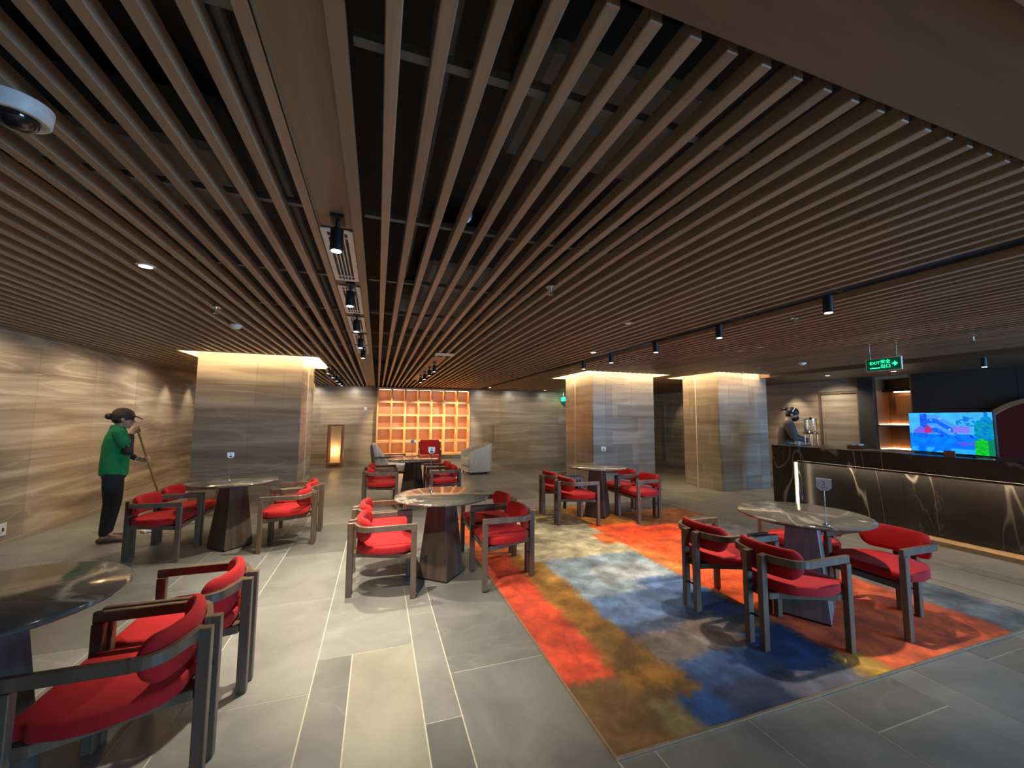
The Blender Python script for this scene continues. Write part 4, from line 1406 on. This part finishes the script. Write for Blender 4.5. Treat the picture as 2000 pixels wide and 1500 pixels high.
# exit sign
ex = thing('exit_sign', 'green lit EXIT sign with white frame hanging from the ceiling by the bar', 'sign', (6.0, 3.145, 2.195), -PI / 2 + 0.05)
w, h = 0.18, 0.08
MB().box(-w + .008, w - .008, -.012, .012, -h + .008, h - .008).build('panel', M['exit_back'], ex)
MB().box(-w, w, -.014, .014, h - .0079, h).box(-w, w, -.014, .014, -h, -h + .0079).box(-w, -w + .0079, -.014, .014, -h + .0079, h - .0079).box(w - .0079, w, -.014, .014, -h + .0079, h - .0079).build('frame', M['white'], ex)
for sx in (-0.135, 0.135):
    MB().cyl((sx, 0, h), (sx, 0, CEIL - 2.195 - 0.001), .004, n=8).build('rod', M['chrome'], ex)
R9 = (PI / 2, 0, 0)
text_mesh('lettering', 'EXIT', 0.052, M['em_green'], ex, (-0.085, -.0128, 0.020), R9)
text_mesh('lettering', '安全', 0.052, M['em_green'], ex, (0.024, -.0128, 0.030), R9)
text_mesh('lettering', '出口', 0.052, M['em_green'], ex, (0.024, -.0128, -0.028), R9)
MB().box(-.135, -.035, -.0135, -.0122, -.048, -.036).build('underline', M['em_green'], ex)
mb = MB()
ar = [(.090, .009), (.112, .009), (.112, .032), (.146, 0), (.112, -.032), (.112, -.009), (.090, -.009)]
n = len(ar)
mb.add([(a, -.0136, b) for a, b in ar] + [(a, -.0122, b) for a, b in ar], [tuple(range(n)), tuple(range(2 * n - 1, n - 1, -1))] + [(i, n + i, n + (i + 1) % n, (i + 1) % n) for i in range(n)])
mb.build('arrow', M['em_green'], ex)
# far exit sign
o = MB().box(-.02, .02, -.15, .15, -.07, .07).build('exit_sign', M['em_green'], None, loc=(6.5, 13.2, 2.18))
tag(o, 'tiny green lit exit sign on the far wall behind the patchwork pillar', 'sign')
MB().cyl((0, 0, .07), (0, 0, CEIL - 2.18 - .001), .005, n=8).build('rod', M['chrome'], o)

# small wall fittings
def fitting(name, label, cat, x0, x1, y0, y1, z0, z1, mat, bevel=.003):
    o = MB().box(x0, x1, y0, y1, z0, z1).build(name, mat, None, bevel=bevel, center=True)
    return tag(o, label, cat)


o = fitting('wall_socket', 'white wall socket low on the left wall at the picture edge', 'socket', XL + .0005, XL + .008, 6.17, 6.27, 0.12, 0.26, M['white'])
MB().box(.0042, .006, -.012, .012, -.02, .02).build('socket_hole', M['black'], o)
o = fitting('wall_switch', 'small white wall plate on the far wall between lantern and shelf', 'switch', -.42, -.33, YF - .008, YF - .0005, 1.70, 1.80, M['white'])
MB().box(-.02, .02, -.006, -.0042, -.02, .02).build('button', M['grille'], o)
ph = thing('pull_handle', 'vertical chrome pull handle on the far wall beside the shelf', 'handle', (3.89, YF - .0005, 0.65))
MB().cyl((0, -.04, 0), (0, -.04, .58), .014, n=12).build('bar', M['chrome'], ph)
for z in (.06, .52):
    MB().cyl((0, -.04, z), (0, 0, z), .008, n=8).build('standoff', M['chrome'], ph)
o = MB().tube([(0, 0, .14), (.015, .01, .10), (.03, 0, .04), (.05, .01, .0), (.075, 0, -.02)], [.004] * 5, 8).tube([(0.0, 0, .14), (-.002, .01, .06)], [.004] * 2, 8).build('yellow_tape', plain('tape_yellow', srgb(224, 190, 40), 0.6), None, loc=(-1.165, 8.25, 1.98))
tag(o, 'yellow strap dangling high on the flank of the wide left pillar', 'strap')


# ------------------------------------------------------------------ people
def head(mb, c, tilt, s=1.0, neck=None):
    """head looking along +x, tilted down by tilt; returns placement function"""
    R = Matrix.Rotation(tilt, 3, 'Y')
    c = Vector(c)
    q = lambda x, y, z: c + R @ (Vector((x, y, z)) * s)
    E = lambda p, r: mb.ell(q(*p), tuple(k * s for k in r), 18, R)
    E((-.012, 0, .030), (.098, .077, .092))
    E((.022, 0, -.030), (.066, .062, .080))
    E((.052, 0, -.088), (.030, .034, .026))
    E((.072, 0, .022), (.020, .045, .012))
    E((.092, 0, -.018), (.018, .012, .022))
    E((.100, 0, -.028), (.014, .014, .011))
    E((.080, 0, -.060), (.014, .026, .012))
    for y in (-1, 1):
        E((.050, y * .034, -.030), (.036, .026, .030))
        E((-.010, y * .078, -.010), (.018, .008, .030))
    if neck:
        mb.tube([q(-.02, 0, -.06), Vector(neck)], [.052 * s, .058 * s], 14)
    return q, R


def grip_hand(mb, wrist, G, u, s=1.0):
    wrist, G, u = Vector(wrist), Vector(G), Vector(u).normalized()
    d = G - wrist
    d = (d - u * d.dot(u)).normalized()
    n = u.cross(d)
    mb.tube([wrist, wrist.lerp(G - d * .02 + n * .016, .5), G - d * .018 + n * .020], [(.024, .024), (.036 * s, .020), (.040 * s, .017)], 12, lat=u)
    for i, ln in enumerate((.88, 1.0, .95, .78)):
        o = u * ((1.5 - i) * .0205 * s)
        r = .0235
        pts = [G + o + n * (math.cos(math.radians(a)) * r) + d * (math.sin(math.radians(a)) * r) for a in [-50, 0, 45, 90, 135, 60 + 130 * ln]]
        mb.tube(pts, [.0105 * s, .0100 * s, .0096 * s, .0092 * s, .0086 * s, .007 * s], 10)
    th = [wrist.lerp(G, .5) - n * .012 + u * .018, G - d * .016 - n * .022 + u * .036, G + d * .006 - n * .023 + u * .046, G + d * .022 - n * .010 + u * .052]
    mb.tube(th, [.015 * s, .0125 * s, .011 * s, .008 * s], 10)


def rest_hand(mb, wrist, fwd, side, s=1.0, curl=0.5):
    """relaxed hand, palm down; side points to the thumb"""
    w, f, sd = Vector(wrist), Vector(fwd).normalized(), Vector(side)
    sd = (sd - f * sd.dot(f)).normalized()
    upv = f.cross(sd)
    if upv.z < 0:
        upv = -upv
    mb.tube([w, w + f * .045, w + f * .088], [(.026, .021), (.040 * s, .017), (.040 * s, .014)], 12, lat=sd)
    for i, ln in enumerate((.066, .075, .070, .055)):
        b = w + f * .082 + sd * ((1.5 - i) * .021 * s)
        p1 = b + f * ln * .45 - upv * .004
        p2 = p1 + (f * math.cos(curl) - upv * math.sin(curl)) * ln * .32
        p3 = p2 + (f * math.cos(curl * 1.6) - upv * math.sin(curl * 1.6)) * ln * .28
        mb.tube([b, p1, p2, p3], [.0105 * s, .0098 * s, .009 * s, .007 * s], 10)
    b = w + f * .03 + sd * .03
    mb.tube([b, b + f * .03 + sd * .024, b + f * .058 + sd * .032 - upv * .006, b + f * .078 + sd * .030 - upv * .012], [.015, .0125, .011, .008], 10)


def limb(mb, pts, rad, n=14):
    """chain with rounded joints"""
    mb.tube(pts, rad, n, lat=(0, 1, 0.01))
    for p, r in zip(pts, rad):
        rr = max(r) if isinstance(r, tuple) else r
        mb.ell(p, (rr * .96,) * 3, 12)


def shoe(mb, heel, yaw, L=0.25):
    R = Matrix.Rotation(yaw, 3, 'Z')
    h = Vector(heel)
    f = lambda x, y, z: h + R @ Vector((x, y, z))
    mb.tube([f(-.012, 0, .035), f(.03, 0, .04), f(.10, 0, .036), f(.17, .0, .028), f(.215, 0, .024), f(L - .012, 0, .020)], [(.026, .028), (.035, .036), (.038, .034), (.044, .027), (.040, .022), (.020, .014)], 14, lat=(-math.sin(yaw), math.cos(yaw), 0))
    mb.ell(f(0.0, 0, .032), (.034, .032, .032), 12)


# --- cleaner with the mop
wm = thing('person', 'woman in green polo shirt and dark cap mopping beside the left wall', 'person', (-2.97, 6.10, 0.001), math.radians(26))
A, B = Vector((.215, -.075, 1.40)), Vector((.55, .28, .055))
U = (A - B).normalized()
at_z = lambda z: A.lerp(B, (A.z - z) / (A.z - B.z))
G1, G2 = at_z(1.315), at_z(0.93)
SHR, ELR, WRR = Vector((.075, -.165, 1.285)), Vector((.155, -.235, 1.065)), Vector((.178, -.115, 1.270))
SHL, ELL, WRL = Vector((.075, .165, 1.285)), Vector((.125, .225, 1.03)), Vector((.235, .135, .945))
b = MB()
q, HR = head(b, (.115, 0, 1.448), 0.16, 0.98, (.068, 0, 1.30))
b.tube([(.03, 0, .76), (.035, 0, .86), (.05, 0, 1.0), (.055, 0, 1.12), (.062, 0, 1.22), (.067, 0, 1.30), (.07, 0, 1.335)], [(.15, .105), (.165, .125), (.15, .115), (.155, .12), (.165, .11), (.13, .075), (.06, .055)], 20, lat=(0, 1, 0))
limb(b, [SHR, ELR, WRR], [.05, .041, .026])
limb(b, [SHL, ELL, WRL], [.05, .041, .026])
grip_hand(b, WRR, G1, U)
grip_hand(b, WRL, G2, U)
LEG = {-1: [(.03, -.085, .82), (.012, -.09, .46), (-.05, -.085, .085)], 1: [(.03, .085, .82), (.04, .085, .46), (-.015, .09, .085)]}
for s in (-1, 1):
    limb(b, [Vector(p) for p in LEG[s]], [.085, .058, .036])
    a = Vector(LEG[s][2])
    b.tube([a + Vector((-.02, 0, -.03)), a + Vector((.05, 0, -.045)), a + Vector((.12, 0, -.06)), a + Vector((.16, 0, -.064))], [(.028, .034), (.034, .03), (.038, .02), (.024, .014)], 12, lat=(0, 1, 0))
fuse(b, 'body', M['skin'], wm, .0075, 4)
b = MB()
b.tube([(.03, 0, .775), (.032, 0, .84), (.038, 0, .92), (.046, 0, 1.02), (.052, 0, 1.12), (.058, 0, 1.22), (.064, 0, 1.30), (.068, 0, 1.345)], [(.178, .128), (.180, .132), (.176, .132), (.172, .130), (.176, .128), (.182, .112), (.150, .086), (.07, .064)], 22, lat=(0, 1, 0))
for sh_, el in ((SHR, ELR), (SHL, ELL)):
    limb(b, [sh_, sh_.lerp(el, .35), sh_.lerp(el, .58)], [.068, .064, .062])
b.tube([(.058, 0, 1.315), (.066, 0, 1.345), (.07, 0, 1.368)], [(.078, .076), (.074, .072), (.068, .066)], 18, lat=(0, 1, 0))
fuse(b, 'polo_shirt', M['green'], wm, .008, 5)
for sh_, el, wr in ((SHR, ELR, WRR), (SHL, ELL, WRL)):
    b = MB()
    limb(b, [sh_.lerp(el, .50), el, wr.lerp(el, .12)], [.056, .050, .033])
    fuse(b, 'arm_sleeve', M['sleeve'], wm, .007, 4)
b = MB()
b.tube([(.03, 0, .90), (.032, 0, .82), (.034, 0, .74)], [(.150, .106), (.160, .114), (.146, .108)], 20, lat=(0, 1, 0))
for s in (-1, 1):
    h_, k_, a_ = [Vector(p) for p in LEG[s]]
    limb(b, [h_ + Vector((0, 0, -.02)), h_.lerp(k_, .5), k_, k_.lerp(a_, .4), k_.lerp(a_, .93)], [.098, .092, .072, .062, .046])
fuse(b, 'trousers', M['navy'], wm, .008, 5)
for s in (-1, 1):
    a_ = LEG[s][2]
    b = MB()
    shoe(b, (a_[0] - .03, a_[1], 0.004), s * 0.08, .25)
    sb = fuse(b, 'shoe', M['loafer'], wm, .006, 3)
# cap with visor, hair bun
b = MB()
b.ell(q(-.012, 0, .048), (.106, .088, .090), 34, HR)
b.tube([q(.055, 0, .052), q(.11, 0, .046), q(.155, 0, .032), q(.175, 0, .020)], [(.078, .012), (.074, .008), (.060, .007), (.030, .005)], 18, lat=(0, 1, 0))
fuse(b, 'cap', M['cap'], wm, .005, 3)
b = MB()
b.ell(q(-.050, 0, -.012), (.062, .070, .062), 16, HR)
b.ell(q(-.135, 0, .010), (.040, .042, .040), 14, HR)
b.ell(q(-.105, 0, .012), (.030, .03, .03), 12, HR)
fuse(b, 'hair', M['hair'], wm, .006, 3)
for s in (-1, 1):
    MB().ell(q(.083, s * .032, .002), (.008, .012, .007), 10, HR).build('eye', M['eye'], wm, smooth=True)
MB().ell(q(.092, 0, -.060), (.006, .020, .006), 10, HR).build('mouth', M['lip'], wm, smooth=True)

# the mop is held: a thing of its own
mp = thing('mop', 'wooden-handled flat mop with white head held by the cleaner', 'mop', (-2.97, 6.10, 0.001), math.radians(26))
MB().tube([at_z(1.35), at_z(.7), B], [.0115, .0115, .0115], 12).build('handle', M['stick'], mp, smooth=True)
hd = Vector((.28, .33, 0)).normalized()
MB().cbox((B.x, B.y, .018), (.56, .12, .034), math.radians(20)).build('mop_head', M['mop'], mp, bevel=.012, seg=2)
MB().cyl((B.x, B.y, .0355), (B.x + .002, B.y, .064), .022, n=12).build('socket', M['black'], mp)

# she leans back a little from the ankles: tilt figure and mop handle alike
for root in (wm, mp):
    for ch in root.children:
        for v in ch.data.vertices:
            v.co.x -= 0.08 * v.co.z / 1.45

# --- barista behind the bar
bp = thing('person', 'barista in taupe jacket and black face mask working behind the bar', 'person', (7.36, 5.46, 0.001), math.radians(-58))
SHR, ELR, WRR = Vector((.055, -.19, 1.41)), Vector((.14, -.255, 1.16)), Vector((.345, -.12, 1.105))
SHL, ELL, WRL = Vector((.055, .19, 1.41)), Vector((.14, .255, 1.16)), Vector((.345, .09, 1.105))
b = MB()
q, HR = head(b, (.125, 0, 1.585), 0.45, 1.0, (.03, 0, 1.43))
b.tube([(0, 0, .84), (0, 0, .94), (.0, 0, 1.08), (.01, 0, 1.22), (.02, 0, 1.34), (.03, 0, 1.42), (.035, 0, 1.46)], [(.15, .10), (.165, .115), (.145, .10), (.16, .115), (.175, .105), (.13, .07), (.058, .052)], 20, lat=(0, 1, 0))
for P3 in ((SHR, ELR, WRR), (SHL, ELL, WRL)):
    limb(b, list(P3), [.052, .042, .028])
rest_hand(b, WRR, (.8, .35, -.22), (0.2, 1, 0), 1.0)
rest_hand(b, WRL, (.8, -.35, -.22), (0.2, -1, 0), 1.0)
for s in (-1, 1):
    limb(b, [Vector((0, s * .09, .88)), Vector((.01, s * .095, .48)), Vector((-.01, s * .095, .085))], [.09, .06, .038])
    b.tube([(-.03, s * .095, .055), (.05, s * .095, .042), (.12, s * .095, .028), (.16, s * .095, .022)], [(.028, .034), (.034, .03), (.038, .02), (.024, .014)], 12, lat=(0, 1, 0))
fuse(b, 'body', M['skin'], bp, .0075, 4)
b = MB()
b.tube([(0, 0, .86), (0, 0, .94), (.0, 0, 1.08), (.01, 0, 1.22), (.02, 0, 1.34), (.03, 0, 1.43), (.035, 0, 1.475)], [(.182, .140), (.186, .142), (.176, .135), (.18, .138), (.190, .125), (.148, .088), (.068, .062)], 22, lat=(0, 1, 0))
for a_, e_, w_ in ((SHR, ELR, WRR), (SHL, ELL, WRL)):
    limb(b, [a_, e_, w_.lerp(e_, .12)], [.074, .060, .042])
fuse(b, 'jacket', M['jacket'], bp, .008, 5)
b = MB()
b.tube([(0, 0, .95), (0, 0, .86), (0, 0, .78)], [(.150, .105), (.160, .115), (.145, .105)], 20, lat=(0, 1, 0))
for s in (-1, 1):
    limb(b, [Vector((0, s * .09, .86)), Vector((.01, s * .095, .48)), Vector((-.008, s * .095, .11))], [.102, .076, .054])
fuse(b, 'trousers', M['navy'], bp, .009, 5)
for s in (-1, 1):
    b = MB()
    shoe(b, (-.045, s * .095, .004), s * .1, .27)
    fuse(b, 'shoe', M['black'], bp, .007, 3)
b = MB()
b.ell(q(.058, 0, -.055), (.056, .064, .058), 18, HR)
b.ell(q(.088, 0, -.035), (.032, .036, .036), 14, HR)
fuse(b, 'face_mask', M['mask'], bp, .005, 3)
b = MB()
b.ell(q(-.022, 0, .042), (.104, .086, .092), 34, HR)
b.ell(q(-.055, 0, -.015), (.060, .074, .066), 16, HR)
b.ell(q(-.140, 0, .055), (.036, .038, .036), 12, HR)
b.tube([q(-.12, 0, .05), q(-.18, 0, .03), q(-.20, .0, -.02)], [.018, .022, .008], 10)
fuse(b, 'hair', M['hair'], bp, .005, 3)
b = MB()
pts = [q(-.018 + .0 * k, .0885 * math.cos(a), .045 + .096 * math.sin(a)) for k, a in enumerate([i * PI / 14 for i in range(15)])]
b.tube(pts, [.008] * 15, 8)
b.build('headband', M['paper'], bp, smooth=True)
for s in (-1, 1):
    MB().ell(q(.084, s * .032, .002), (.008, .012, .006), 10, HR).build('eye', M['eye'], bp, smooth=True)
